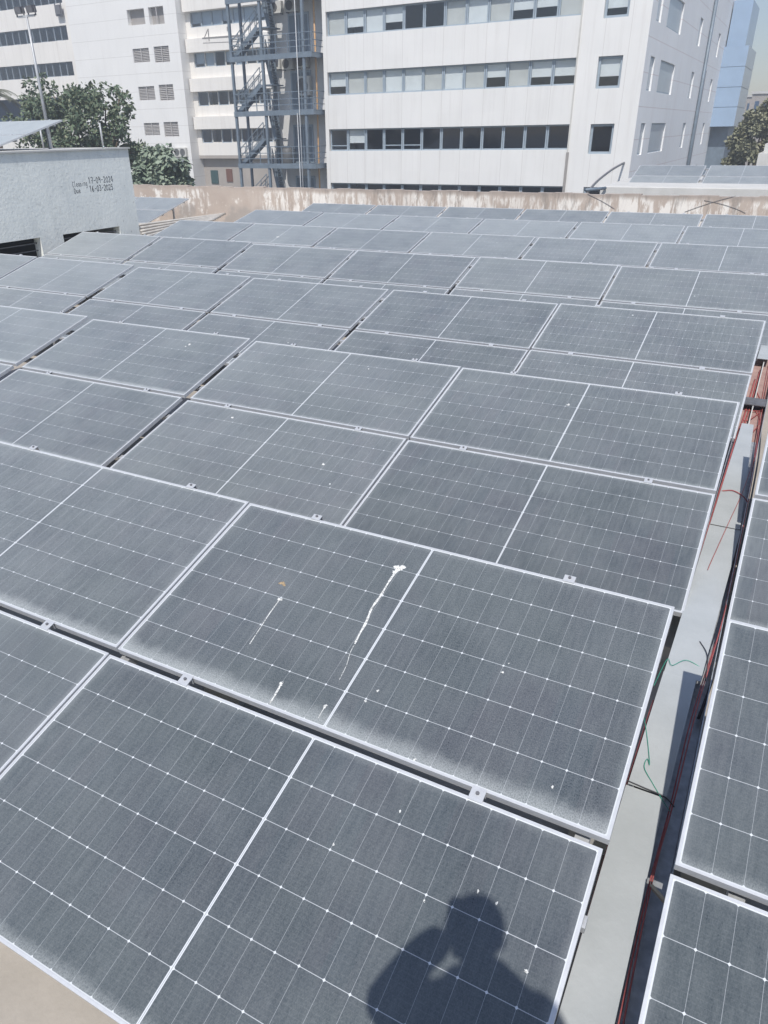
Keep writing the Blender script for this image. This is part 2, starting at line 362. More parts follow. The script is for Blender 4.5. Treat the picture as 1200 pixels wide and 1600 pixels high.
# back parapet with cap
t_ = thing('parapet_wall', 'low peeling beige parapet wall behind the last row of panels', 'wall', (-6, 22.5, ZF))
f_ = wsub(t_)
def wbox(mb, f, x0, y0, z0, x1, y1, z1):
    a = f((x0, y0, z0)); b = f((x1, y1, z1)); mb.box(a.x, a.y, a.z, b.x, b.y, b.z)
g = MB()
nx = 90
for i in range(nx):                                    # slightly uneven top edge
    xa = -28 + 44 * i / nx; xb = -28 + 44 * (i + 1) / nx
    za = 0.765 + 0.016 * math.sin(i * 1.7) + random.uniform(-.008, .008)
    g.hexa([f_(p) for p in ((xa, 22.5, ZF - 0.5), (xb, 22.5, ZF - 0.5), (xb, 22.75, ZF - 0.5), (xa, 22.75, ZF - 0.5), (xa, 22.5, za), (xb, 22.5, za), (xb, 22.75, za), (xa, 22.75, za))])
g.build('wall', M['parapet'], t_)

# ------------------------------------------------------------------ solar panel prototype
GU, GV = 0.0649169, 0.0364998
PITCHU = PW + GU
def glass_mesh():
    g = MB(); z0, z1, e = -0.007, -0.0018, 0.009
    g.box(e, e, z0, PW - e, PH - e, z1)
    me = bpy.data.meshes.new('glass'); me.from_pydata(g.v, [], g.f); me.update()
    uvl = me.uv_layers.new(name='UVMap')
    for lp in me.loops:
        co = me.vertices[lp.vertex_index].co; uvl.data[lp.index].uv = (co.x, co.y)
    me.materials.append(M['glass']); return me
def frame_mesh():
    g = MB(); lip, wall, dep = 0.0105, 0.003, 0.035
    g.box(0, 0, -dep, PW, wall, 0); g.box(0, PH - wall, -dep, PW, PH, 0)
    g.box(0, wall, -dep, wall, PH - wall, 0); g.box(PW - wall, wall, -dep, PW, PH - wall, 0)
    g.box(wall, wall, -0.0014, PW - wall, lip, 0.0002); g.box(wall, PH - lip, -0.0014, PW - wall, PH - wall, 0.0002)
    g.box(wall, lip, -0.0014, lip, PH - lip, 0.0002); g.box(PW - lip, lip, -0.0014, PW - wall, PH - lip, 0.0002)
    # bottom return flanges
    g.box(wall, wall, -dep, PW - wall, 0.028, -dep + 0.002); g.box(wall, PH - 0.028, -dep, PW - wall, PH - wall, -dep + 0.002)
    me = bpy.data.meshes.new('frame'); me.from_pydata(g.v, [], g.f); me.update(); me.materials.append(M['alu']); return me
def clamp_mesh():
    g = MB(); g.box(-0.027, -0.011, 0.0012, 0.027, GV + 0.010, 0.0052); g.box(-0.027, 0.004, -0.03, 0.027, 0.008, 0.0012); g.box(-0.027, GV - 0.008, -0.03, 0.027, GV - 0.004, 0.0012)
    me = bpy.data.meshes.new('clamp'); me.from_pydata(g.v, [], g.f); me.update(); me.materials.append(M['clamp']); return me
def endclamp_mesh():
    g = MB(); g.box(-0.026, -0.010, 0.0012, 0.026, 0.030, 0.0056); g.box(-0.026, 0.026, -0.035, 0.026, 0.030, 0.0012)
    me = bpy.data.meshes.new('clamp'); me.from_pydata(g.v, [], g.f); me.update(); me.materials.append(M['clamp']); return me
def bolt_mesh():
    g = MB(); g.tube([(0, 0, 0), (0, 0, 0.007)], 0.0075, 6); g.tube([(0, 0, 0.007), (0, 0, 0.0072)], 0.004, 6)
    me = bpy.data.meshes.new('bolt'); me.from_pydata(g.v, [], g.f); me.update(); me.materials.append(M['darksteel']); return me
ME = dict(glass=glass_mesh(), frame=frame_mesh(), clamp=clamp_mesh(), endclamp=endclamp_mesh(), bolt=bolt_mesh())
def child(name, me, parent, loc=(0, 0, 0)):
    o = bpy.data.objects.new(name, me); COL.objects.link(o); o.parent = parent; o.location = loc; return o
def panel(loc, tilt, skew, label, group, grime=0.3, upper=True, bolts=False, twist=0.0):
    t = thing('solar_panel', label, 'solar panel', loc, group)
    t.rotation_euler = Matrix(((math.cos(skew), 0, 0), (0, 1, 0), (math.sin(skew), 0, 1))).to_euler() if False else (tilt, -skew, twist)
    child('frame', ME['frame'], t); gl = child('glass', ME['glass'], t); gl['grime'] = float(grime)
    for u in (0.4545 + random.uniform(-.02, .02), PW - 0.45 + random.uniform(-.02, .02)):
        c = child('clamp', ME['endclamp' if upper else 'clamp'], t, (u, PH, 0))
        if bolts: child('bolt', ME['bolt'], c, (0, 0.019 if upper is False else 0.014, 0.0056 if upper else 0.0052))
    return t

TABLES = [  # dx, dy, dz, tilt, slope along the row
    (0, 0, 0, 0.257153, 0.003876), (0.017384, 3.202202, -0.028187, 0.259786, 0.004910), (0.019389, 6.406825, -0.076255, 0.267555, -0.000332),
    (-2.240983, 9.537220, -0.117633, 0.286876, -0.001007), (-2.149101, 12.653341, -0.052151, 0.243708, -0.000709),
    (-2.111205, 15.854640, -0.006814, 0.209603, -0.001269), (-2.061937, 18.949589, -0.144039, 0.257153, 0.001007)]
OFFS = {(1, -1): (29, 3), (1, 0): (-29, -3), (2, -3): (-4, 32), (2, -2): (15, 5), (2, -1): (20, -14), (2, 0): (-31, -22), (3, -5): (-8, 26), (3, -4): (-18, 23), (3, -3): (16, -3),
        (3, -2): (9, -18), (3, -1): (20, -18), (3, 0): (-20, -10), (4, -4): (-24, 20), (4, -3): (10, 15), (4, -2): (-4, -17), (4, -1): (3, -14), (4, 0): (20, 2), (4, 1): (-6, -6),
        (5, -4): (-5, 7), (5, -3): (6, 3), (5, -1): (-6, 0), (5, 0): (4, -4), (5, -2): (0, -6), (6, -4): (1, 7), (6, -3): (-6, -3), (6, -2): (-4, -6), (6, -1): (-6, -3), (6, 0): (15, 5),
        (7, -4): (-11, -2), (7, -3): (-1, -3), (7, -2): (15, 5), (7, -1): (8, 4), (7, 0): (-10, -4)}
COLS = {1: (-1, 0), 2: (-3, 0), 3: (-5, 0), 4: (-4, 1), 5: (-4, 1), 6: (-4, 1), 7: (-4, 1)}
ORD = ['', 'first', 'second', 'third', 'fourth', 'fifth', 'sixth', 'seventh']
TNAME = {1: 'front table', 2: 'second table', 3: 'third table', 4: 'fourth table', 5: 'fifth table', 6: 'sixth table', 7: 'last table'}
def rack(name_label, x0, x1, dx, dy, dz, tilt, slope, joints, group='steel racks under the panel tables', foot=True):
    t = thing('mounting_rack', name_label, 'rack', (dx, dy, dz), group)
    ct, st = math.cos(tilt), math.sin(tilt)
    def P(u, v, n): return Vector((u, v * ct - n * st, v * st + n * ct + u * slope))
    up = (0, -st, ct)
    for v in (0.24, 0.90, PH + GV + 0.24, PH + GV + 0.90):
        MB().bar(P(x0 + .03, v, -0.057), P(x1 - .03, v, -0.057), 0.041, 0.041, up).build('rail', M['steel'], t)
    for u in joints:
        MB().bar(P(u, 0.05, -0.110), P(u, 2.25, -0.110), 0.05, 0.06, up).build('rafter', M['steel'], t)
        for v in (0.3, 1.95):
            a = P(u, v, -0.142); MB().bar((a.x, a.y, ZF - dz), a, 0.05, 0.05).build('leg', M['steel'], t)
            if foot: MB().box(a.x - .13, a.y - .13, ZF - dz + .001, a.x + .13, a.y + .13, ZF - dz + .12).build('footing', M['plinth'], t)
    return t
special = {(1, 1, 0): ('panel with long white bird dropping streak, upper row of front table', 0.85),
           (1, 0, 0): ("nearest panel, lower row of front table, crossed by the photographer's shadow", 0.35),
           (1, 1, -1): ('panel left of the dropping streaked one in upper row of front table', 0.5),
           (1, 0, -1): ('panel at left picture edge, lower row of front table', 0.3)}
panel_ref = {}
for k in range(1, 8):
    dx, dy, dz, ti, sl = TABLES[k - 1]; c0, c1 = COLS[k]
    for row in (0, 1):
        for c in range(c0, c1 + 1):
            ou, oz = OFFS.get((k, c), (0, 0)); u = c * PITCHU + ou / 1000; v = row * (PH + GV)
            loc = (dx + u * math.cos(sl), dy + v * math.cos(ti), dz + oz / 1000 + v * math.sin(ti) + u * math.sin(sl))
            if k == 1 and row == 0: loc = (loc[0] - .0099, loc[1] - .0033, loc[2] - .0014)
            rname = 'upper' if row else 'lower'
            if (k, row, c) in special: lab, gr = special[(k, row, c)]
            else:
                gr = random.choice((0.05, 0.15, 0.25, 0.4))
                if k <= 3:
                    n = 1 - c; pos = 'nearest the cable tray' if n == 1 else f'{ORD[n]} left from the cable tray'
                else:
                    n = c + 5; pos = 'at the left end' if n == 1 else f'{ORD[n]} from the left end'
                lab = f'dusty panel in {rname} row of the {TNAME[k]}, {pos}'
            panel_ref[(k, row, c)] = panel(loc, ti, sl, lab, 'solar panels set out in tilted tables on the roof', gr, row == 1, k <= 2, random.uniform(-.0008, .0008))
    js = [c * PITCHU - GU / 2 for c in range(c0 + 1, c1 + 1)] + [c0 * PITCHU + .12, c1 * PITCHU + PW - .12]
    rack(f'grey steel rack carrying the {TNAME[k]} of panels', c0 * PITCHU, c1 * PITCHU + PW, dx, dy, dz - 0.012, ti, sl, js)
# tables right of the cable tray
for k in (1, 2):
    _, dy, dz, ti, sl = TABLES[k - 1]
    for row in (0, 1):
        v = row * (PH + GV); x = (2.452 if k == 1 else 2.487) + (0.006 if row else 0)
        nm = 'nearer' if k == 1 else 'farther'
        panel((x, dy + v * math.cos(ti), dz + v * math.sin(ti) + 0.012), ti, sl, f'panel right of the cable tray, {"upper" if row else "lower"} row of the {nm} table', 'solar panels right of the cable tray', 0.25, row == 1, True)
    rack(f'grey steel rack under the {nm} panels right of the tray', 0, PW, 2.455 if k == 1 else 2.49, dy, dz, ti, sl, [0.2, PW - .2])
# table beside the parapet behind the roof room
tr = atY(295, 310, 21.0)
TI = 0.2571
def corner_table(topright, ncol, who, grp, racklab, legs=True):
    for row in (0, 1):
        for c in range(ncol):
            v = 2 * PH + GV - row * (PH + GV)
            loc = (topright.x - (c + 1) * PW - c * GU, topright.y - v * math.cos(TI), topright.z - v * math.sin(TI))
            side = ['rightmost', 'second from right', 'third from right'][c]
            panel(loc, TI, 0, f'panel {who}, {"upper" if row == 0 else "lower"} row, {side}', grp, 0.2, row == 0)
    if legs:
        y0 = topright.y - (2 * PH + GV) * math.cos(TI); z0 = topright.z - (2 * PH + GV) * math.sin(TI)
        rack(racklab, -ncol * PITCHU, 0, topright.x, y0, z0 - .004, TI, 0, [-.5, -PITCHU, -ncol * PITCHU + .3], 'steel racks under the panel tables')
corner_table(tr, 2, 'of the corner table behind the whitewashed roof room', 'solar panels of the corner table', 'steel rack of the corner table behind the roof room')

# ------------------------------------------------------------------ bird droppings on the two nearest panels
def on_panel(key, pts_px, width, name, material, z=0.0012):
    P = panel_ref[key]; mw = Matrix.LocRotScale(P.location, P.rotation_euler, None); inv = mw.inverted()
    nrm = mw.to_3x3() @ Vector((0, 0, 1)); o0 = Vector(P.location)
    loc = []
    for (x, y) in pts_px:
        d = _ray(x, y); q = CAM + d * ((o0 - CAM).dot(nrm) / d.dot(nrm)); q = inv @ q; loc.append(Vector((q.x, q.y, 0)))
    return P, loc
def smear(key, pts, widths, material='dropping', parts=6):
    P, loc = on_panel(key, pts, None, None, None)
    path = smoothpath(loc, parts); n = len(path); g = MB(); tops = []; 
    for i, p in enumerate(path):
        d = (path[min(i + 1, n - 1)] - path[max(i - 1, 0)]).normalized(); s = Vector((-d.y, d.x, 0))
        f = i / (n - 1) * (len(widths) - 1); a = int(min(f, len(widths) - 2)); w_ = widths[a] + (widths[a + 1] - widths[a]) * (f - a)
        w_ *= random.uniform(0.75, 1.25)
        tops.append((p - s * w_ / 2, p + s * w_ / 2))
    for i in range(n - 1):
        a, b = tops[i]; c, d = tops[i + 1]
        g.hexa([(a.x, a.y, -.002), (b.x, b.y, -.002), (d.x, d.y, -.002), (c.x, c.y, -.002), (a.x, a.y, -.0008), (b.x, b.y, -.0008), (d.x, d.y, -.0008), (c.x, c.y, -.0008)])
    return g.build('dropping', M[material], P)
def splat(key, px, r, material='dropping', seed=0, rag=0.45, stretch=1.0):
    rs = random.Random(seed); P, loc = on_panel(key, [px], None, None, None); c = loc[0]; g = MB(); n = 18
    n = 26; k1, k2, k3 = (rs.uniform(0, 6.28) for _ in range(3))
    rr = [r * (1 + rag * (.45 * math.sin(2 * math.pi * 2 * i / n + k1) + .35 * math.sin(2 * math.pi * 3 * i / n + k2) + .35 * math.sin(2 * math.pi * 7 * i / n + k3) + rs.uniform(-.2, .2))) for i in range(n)]
    ring = [(c.x + math.cos(2 * math.pi * i / n) * rr[i], c.y + math.sin(2 * math.pi * i / n) * rr[i] * stretch) for i in range(n)]
    i0 = len(g.v); g.v += [(x, y, -.0017) for x, y in ring] + [(c.x + (x - c.x) * .7, c.y + (y - c.y) * .7, -.0002) for x, y in ring]
    for i in range(n): g.f.append((i0 + i, i0 + (i + 1) % n, i0 + n + (i + 1) % n, i0 + n + i))
    g.f.append(tuple(i0 + n + i for i in range(n)))
    return g.build('dropping', M[material], P)
U0 = (1, 1, 0); L0 = (1, 0, 0)
splat(U0, (624, 887), 0.024, seed=1); splat(U0, (617, 893), 0.012, seed=2, rag=.6)
smear(U0, [(622, 888), (608, 908), (595, 930), (581, 950), (572, 972), (562, 990), (554, 1006)], [.016, .008, .011, .009, .011, .009, .008])
smear(U0, [(553, 1008), (547, 1020), (541, 1040), (530, 1062)], [.003, .0025, .0025, .0015])
splat(U0, (441, 911), 0.013, 'dropping_brown', 3, .6); splat(U0, (444, 914), 0.007, 'dropping_brown', 13, .6); splat(U0, (437, 936), 0.010, seed=4, rag=.7)
smear(U0, [(435, 939), (420, 960), (405, 983), (390, 1006)], [.004, .004, .003, .003])
splat(U0, (439, 1068), 0.010, seed=5); smear(U0, [(438, 1070), (430, 1085), (421, 1099)], [.010, .007, .006])
splat(U0, (508, 1103), 0.008, seed=6); smear(U0, [(507, 1105), (502, 1113), (497, 1122)], [.004, .002, .002])
for i, q in enumerate([(590, 1079), (785, 1050), (795, 1036), (648, 1186), (863, 1229), (571, 1095)]): splat(U0, q, 0.0055 if i != 2 else .003, seed=20 + i)
for i, q in enumerate([(625, 1267), (521, 1319), (747, 1392), (776, 1411), (663, 1407)]): splat(L0, q, 0.0034, seed=40 + i, stretch=1.8)
splat((1, 0, 0), (822, 1517), .006, seed=60)
for key, q, r in [((2, 1, -1), (576, 576), .006), ((2, 1, 0), (888, 632), .012), ((2, 1, -2), (296, 538), .016), ((2, 1, -2), (290, 541), .009), ((2, 0, -1), (505, 725), .012), ((2, 0, -1), (363, 652), .012), ((3, 0, -4), (63, 473), .012), ((5, 1, -3), (434, 370), .03)]:
    if key in panel_ref: splat(key, q, r, seed=hash(q) % 100)

# ------------------------------------------------------------------ cable tray with covers and cables
t_ = thing('cable_tray', 'long open cable tray with reddish dusty bed between the panel tables', 'cable tray', (2.36, 5, ZF))
f_ = wsub(t_)
g = MB(); wbox(g, f_, 2.262, -0.6, -0.155, 2.47, 6.55, -0.145); g.build('tray_bed', M['steel'], t_)
g = MB(); wbox(g, f_, 2.262, 6.552, -0.155, 2.47, 12.0, -0.145); g.build('brick_bed', M['oxide'], t_)
g = MB(); wbox(g, f_, 2.258, -0.6, -0.155, 2.262, 12.0, -0.045); g.build('side_wall', M['steel'], t_)
g = MB(); wbox(g, f_, 2.470, -0.6, -0.155, 2.474, 12.0, -0.045); g.build('side_wall', M['steel'], t_)
g = MB(); wbox(g, f_, 2.352, 6.6, -0.145, 2.362, 9.4, -0.075); g.build('divider', M['ledge'], t_)
for y in (0.2, 2.6, 5.4, 7.55, 9.6, 11.6):
    g = MB(); wbox(g, f_, 2.25, y, -0.20, 2.48, y + .05, -0.156); wbox(g, f_, 2.34, y, ZF, 2.39, y + .05, -0.201); g.build('support', M['steel'], t_)
g = MB(); wbox(g, f_, 2.262, 7.42, -0.07, 2.47, 7.66, -0.062); g.build('cross_strap', M['darksteel'], t_)
covers = [(-0.55, 1.748, 2.236, 2.405, 2.232, 2.388, 'pale tray cover plate nearest the camera'),
          (1.756, 2.60, 2.238, 2.395, 2.250, 2.405, 'pale tray cover plate with thin seams beside the dropping streaked panel'),
          (2.606, 4.42, 2.252, 2.425, 2.270, 2.468, 'pale tray cover plate beside the lower row of the second table'),
          (4.428, 6.70, 2.272, 2.462, 2.30, 2.40, 'pale far cover plate ending at the uncovered brick red stretch'),
          (9.18, 11.9, 2.275, 2.40, 2.30, 2.45, 'pale cover plate lying beyond the uncovered brick red stretch')]
for i, (y0, y1, a0, a1, b0, b1, lab) in enumerate(covers):
    o = MB(); z = -0.034 + 0.004 * (i % 2)
    o.hexa([(a0, y0, z - .003), (a1, y0, z - .003), (b1, y1, z - .003), (b0, y1, z - .003), (a0, y0, z), (a1, y0, z), (b1, y1, z), (b0, y1, z)])
    o.hexa([(a0, y0, z - .03), (a0 + .002, y0, z - .03), (b0 + .002, y1, z - .03), (b0, y1, z - .03), (a0, y0, z - .0032), (a0 + .002, y0, z - .0032), (b0 + .002, y1, z - .0032), (b0, y1, z - .0032)])
    o.hexa([(a1 - .002, y0, z - .03), (a1, y0, z - .03), (b1, y1, z - .03), (b1 - .002, y1, z - .03), (a1 - .002, y0, z - .0032), (a1, y0, z - .0032), (b1, y1, z - .0032), (b1 - .002, y1, z - .0032)])
    tag(o.build('tray_cover', M['cover']), lab, 'cover plate', 'cover plates of the cable tray')
def cable(pts, r, mat_, label, name='cable', group=None):
    o = MB().tube(smoothpath(pts, 6), r, 7).build(name, M[mat_], None, True); tag(o, label, 'cable', group); return o
GC = 'cables running along the tray'
cable([(2.435, -.5, -.06), (2.425, .5, -.055), (2.41, 1.3, -.045), (2.425, 1.8, -.05), (2.435, 2.4, -.045), (2.46, 3.0, -.04), (2.475, 3.6, -.05), (2.48, 4.6, -.05), (2.475, 5.6, -.05), (2.455, 6.6, -.07), (2.44, 8, -.12), (2.43, 9.5, -.13)], 0.0032, 'redcable', 'outer red cable along the right side of the tray', group=GC)
cable([(2.42, -.5, -.07), (2.412, .4, -.06), (2.402, 1.2, -.052), (2.415, 1.75, -.06), (2.42, 2.3, -.05), (2.45, 2.9, -.052), (2.468, 3.3, -.06), (2.47, 4.4, -.06), (2.468, 5.5, -.06), (2.45, 6.5, -.09), (2.425, 7.6, -.13), (2.41, 9.3, -.13)], 0.0032, 'redcable', 'inner red cable along the right side of the tray', group=GC)
cable([(2.452, 2.4, -.10), (2.482, 2.8, -.055), (2.492, 3.6, -.06), (2.495, 4.8, -.07), (2.492, 6, -.08), (2.465, 7, -.13)], 0.007, 'blackcable', 'thick black cable beside the red ones, right of the tray', group=GC)
cable([(2.24, -.3, -.075), (2.236, .8, -.07), (2.232, 1.5, -.07), (2.24, 2.4, -.075)], 0.005, 'redcable', 'red cable left of the near cover plate, beside the front table', group=GC)
cable([(2.262, 3.6, -.07), (2.268, 4.2, -.05), (2.272, 4.9, -.05), (2.28, 5.6, -.045), (2.285, 6.3, -.07), (2.30, 7.2, -.13), (2.31, 8.6, -.13)], 0.008, 'redcable', 'red cable left of the far cover plate, beside the second table', group=GC)
cable([(2.275, 4.1, -.06), (2.28, 4.8, -.046), (2.286, 5.4, -.05), (2.30, 6.2, -.10), (2.33, 7.4, -.13), (2.335, 9, -.13)], 0.007, 'redcable', 'second red cable left of the far plate, lying under the first', group=GC)
cable([(2.275, 5.05, -.045), (2.30, 5.03, -.024), (2.36, 5.06, -.022), (2.43, 5.0, -.022), (2.48, 4.95, -.05)], 0.004, 'redcable', 'thin red wire looped across the far cover plate')
cable([(2.462, 5.9, -.026), (2.43, 5.1, -.022), (2.385, 4.5, -.024), (2.34, 3.9, -.022), (2.33, 3.75, -.024)], 0.0022, 'redcable', 'thin red wire lying lengthwise on the far cover plate')
for i in range(3):
    y = 6.75 + i * 0.36; a = random.uniform(2.28, 2.32); b = random.uniform(2.38, 2.46)
    cable([(a, y, -.138), (.5 * (a + b), y + random.uniform(-.2, .3), -.125), (b, y + random.uniform(.1, .5), -.138), (a + .05, y + .8, -.138)], 0.005, 'redcable', 'short tangled red wire in the uncovered stretch of the tray', group='tangled wires in the open tray')
cable([(2.225, 2.46, -.03), (2.25, 2.70, -.024), (2.28, 2.66, -.024), (2.34, 2.74, -.024), (2.43, 2.72, -.04)], 0.0016, 'greencable', 'thin green wire crossing the tray cover near the seam')
cable([(2.225, 2.20, -.03), (2.265, 2.05, -.024), (2.30, 1.90, -.022), (2.285, 1.93, -.022), (2.283, 1.87, -.022), (2.33, 1.80, -.026), (2.38, 1.73, -.028), (2.42, 1.70, -.05)], 0.0016, 'greencable', 'green wire end kinked on the middle of the cover')
cable([(2.228, 1.765, -.026), (2.30, 1.757, -.025), (2.385, 1.748, -.026), (2.43, 1.735, -.05)], 0.003, 'blackcable', 'thin dark tie wire across the seam between near covers')
cable([(2.38, 2.95, -.03), (2.43, 2.83, -.025), (2.445, 2.62, -.03)], 0.0025, 'blackcable', 'short dark strap end beside the tray cover')
tag(MB().bar((2.41, 1.31, -.045), (2.47, 1.26, -.04), .014, .012).build('wooden_stick', simple('pale_wood', (.55, .47, .34), .8)), 'short pale wooden stick wedged between tray and right table', 'stick')

# ------------------------------------------------------------------ roof room on the left
XR = -12.3
def wall_grid(mb, axis, pos, a0, a1, z0, z1, opens, depth, sign, f, hole_back=False):
    """front skin of a wall with real openings and reveals. axis 'x': wall runs along x at y=pos, sign = inward direction."""
    As = sorted({a0, a1, *[o[0] for o in opens], *[o[1] for o in opens]}); Zs = sorted({z0, z1, *[o[2] for o in opens], *[o[3] for o in opens]})
    As = [a for a in As if a0 <= a <= a1]; Zs = [z for z in Zs if z0 <= z <= z1]
    P = (lambda a, d, z: f((a, pos + sign * d, z))) if axis == 'x' else (lambda a, d, z: f((pos + sign * d, a, z)))
    for i in range(len(As) - 1):
        for j in range(len(Zs) - 1):
            ca = (As[i] + As[i + 1]) / 2; cz = (Zs[j] + Zs[j + 1]) / 2
            if any(o[0] < ca < o[1] and o[2] < cz < o[3] for o in opens): continue
            mb.face(P(As[i], 0, Zs[j]), P(As[i + 1], 0, Zs[j]), P(As[i + 1], 0, Zs[j + 1]), P(As[i], 0, Zs[j + 1]))
    for (b0, b1, y0, y1) in opens:
        y0 = max(y0, z0); y1 = min(y1, z1)
        mb.face(P(b0, 0, y0), P(b0, depth, y0), P(b0, depth, y1), P(b0, 0, y1)); mb.face(P(b1, 0, y0), P(b1, 0, y1), P(b1, depth, y1), P(b1, depth, y0))
        mb.face(P(b0, 0, y1), P(b0, depth, y1), P(b1, depth, y1), P(b1, 0, y1)); mb.face(P(b0, 0, y0), P(b1, 0, y0), P(b1, depth, y0), P(b0, depth, y0))
t_ = thing('roof_room', 'whitewashed roof room with handwritten cleaning dates and two dark openings', 'building', (-15, 10, ZF)); f_ = wsub(t_)
ytop, y0r, y1r, zt = 2.165, 2.0, 14.18, 2.165
opens = [(atX(98, 365, XR).y, atX(187, 355, XR).y, ZF + .25, 0.475), (atX(0, 379, XR).y - 1.2, atX(63, 372, XR).y, ZF + .25, 0.485)]
g = MB(); wall_grid(g, 'y', XR, y0r, y1r, ZF, zt, opens, 0.22, -1, f_)
g.face(*[f_(p) for p in ((XR, y1r, ZF), (-19, y1r, ZF), (-19, y1r, zt), (XR, y1r, zt))])
g.face(*[f_(p) for p in ((-19, y1r, ZF), (-19, y0r, ZF), (-19, y0r, zt), (-19, y1r, zt))]); g.face(*[f_(p) for p in ((-19, y0r, ZF), (XR, y0r, ZF), (XR, y0r, zt), (-19, y0r, zt))])
g.face(*[f_(p) for p in ((XR, y0r, zt), (XR, y1r, zt), (-19, y1r, zt), (-19, y0r, zt))])
g.build('wall', M['roomwall'], t_)
g = MB(); wbox(g, f_, -19.05, y0r - .04, zt + .002, XR + .035, y1r + .04, zt + .035); g.build('roof_slab', M['ledge'], t_)
g = MB(); wbox(g, f_, XR - 1.6, y0r + .3, ZF, XR - 1.5, y1r - .3, 1.2); g.build('shade_sheet', M['shade'], t_)  # dark sheet, the room's shade is put into its colour
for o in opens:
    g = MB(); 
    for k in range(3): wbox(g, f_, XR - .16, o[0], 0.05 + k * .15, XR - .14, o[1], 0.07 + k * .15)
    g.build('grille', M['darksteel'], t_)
# handwriting as flat brush strokes
GL = {'C': [[(.9, .85), (.55, 1), (.15, .75), (.1, .35), (.4, 0), (.9, .2)]], 'l': [[(.4, 1), (.35, .1), (.6, 0)]], 'e': [[(.1, .32), (.7, .36), (.6, .62), (.25, .6), (.1, .3), (.35, 0), (.8, .12)]],
      'a': [[(.75, .55), (.35, .6), (.1, .3), (.3, 0), (.65, .15), (.75, .6), (.75, .1), (.95, 0)]], 'n': [[(.1, .6), (.12, 0)], [(.12, .4), (.45, .62), (.7, .5), (.75, 0)]], 'i': [[(.4, .58), (.42, 0)], [(.4, .8), (.41, .86)]],
      'g': [[(.75, .55), (.35, .6), (.12, .3), (.35, .05), (.72, .2), (.76, .58), (.72, -.25), (.4, -.4), (.1, -.25)]], 'D': [[(.15, 1), (.15, 0), (.6, .08), (.85, .45), (.6, .9), (.1, 1)]], 'u': [[(.1, .6), (.15, .15), (.4, 0), (.7, .2), (.72, .6), (.75, 0)]],
      '0': [[(.5, 1), (.15, .7), (.15, .25), (.5, 0), (.82, .3), (.8, .75), (.5, 1)]], '1': [[(.3, .8), (.55, 1), (.52, 0)]], '2': [[(.12, .75), (.45, 1), (.8, .75), (.6, .4), (.1, 0), (.9, .02)]],
      '3': [[(.15, .9), (.6, 1), (.78, .75), (.4, .55), (.8, .35), (.6, 0), (.12, .1)]], '4': [[(.65, 0), (.62, 1), (.1, .35), (.9, .33)]], '5': [[(.8, 1), (.25, .98), (.2, .6), (.6, .62), (.82, .3), (.5, 0), (.12, .1)]], '6': [[(.7, 1), (.25, .6), (.15, .2), (.5, 0), (.8, .25), (.5, .5), (.18, .3)]],
      '7': [[(.1, .95), (.85, 1), (.4, 0)], [(.3, .5), (.75, .52)]], '9': [[(.78, .7), (.4, 1), (.15, .75), (.4, .5), (.78, .7), (.7, 0)]], '-': [[(.2, .45), (.8, .47)]]}
def scribble(text, y, z, h, parent, wfac=0.62, slope=0.0, bold=0.012):
    g = MB(); f = wsub(parent); rs = random.Random(len(text)); yc = y
    for ch in text:
        if ch == ' ': yc += h * .5; continue
        jz = rs.uniform(-.05, .05) * h
        for st in GL[ch]:
            pts = [Vector((XR, yc + p[0] * h * wfac, z + jz + p[1] * h + (yc - y) * slope)) for p in st]
            sm = smoothpath(pts, 4) if len(pts) > 2 else pts
            for i in range(len(sm) - 1):
                a, b = sm[i], sm[i + 1]; d = (b - a)
                if d.length < 1e-6: continue
                d.normalize(); s = Vector((0, -d.z, d.y)) * bold / 2; ex = Vector((0.0012 + 0.0002 * (i % 2), 0, 0))
                q = [a - s - d * .003, a + s - d * .003, b + s + d * .003, b - s + d * .003]
                g.hexa([f(p) for p in q] + [f(p + ex) for p in q])
        yc += h * wfac * 1.12
    return g.build('lettering', M['ink'], parent)
p0 = atX(113.5, 292.5, XR); p1 = atX(138.5, 287, XR); p2 = atX(116, 300, XR); p3 = atX(140, 297, XR)
scribble('Cleaning', p0.y, p0.z, .11, t_, .46, 0.02, .008); scribble('17-09-2024', p1.y, p1.z, .125, t_, .56, 0.0, .013)
scribble('Due', p2.y, p2.z - .03, .10, t_, .6, 0.02, .011); scribble('16-03-2025', p3.y, p3.z - .035, .12, t_, .56, 0.0, .014)
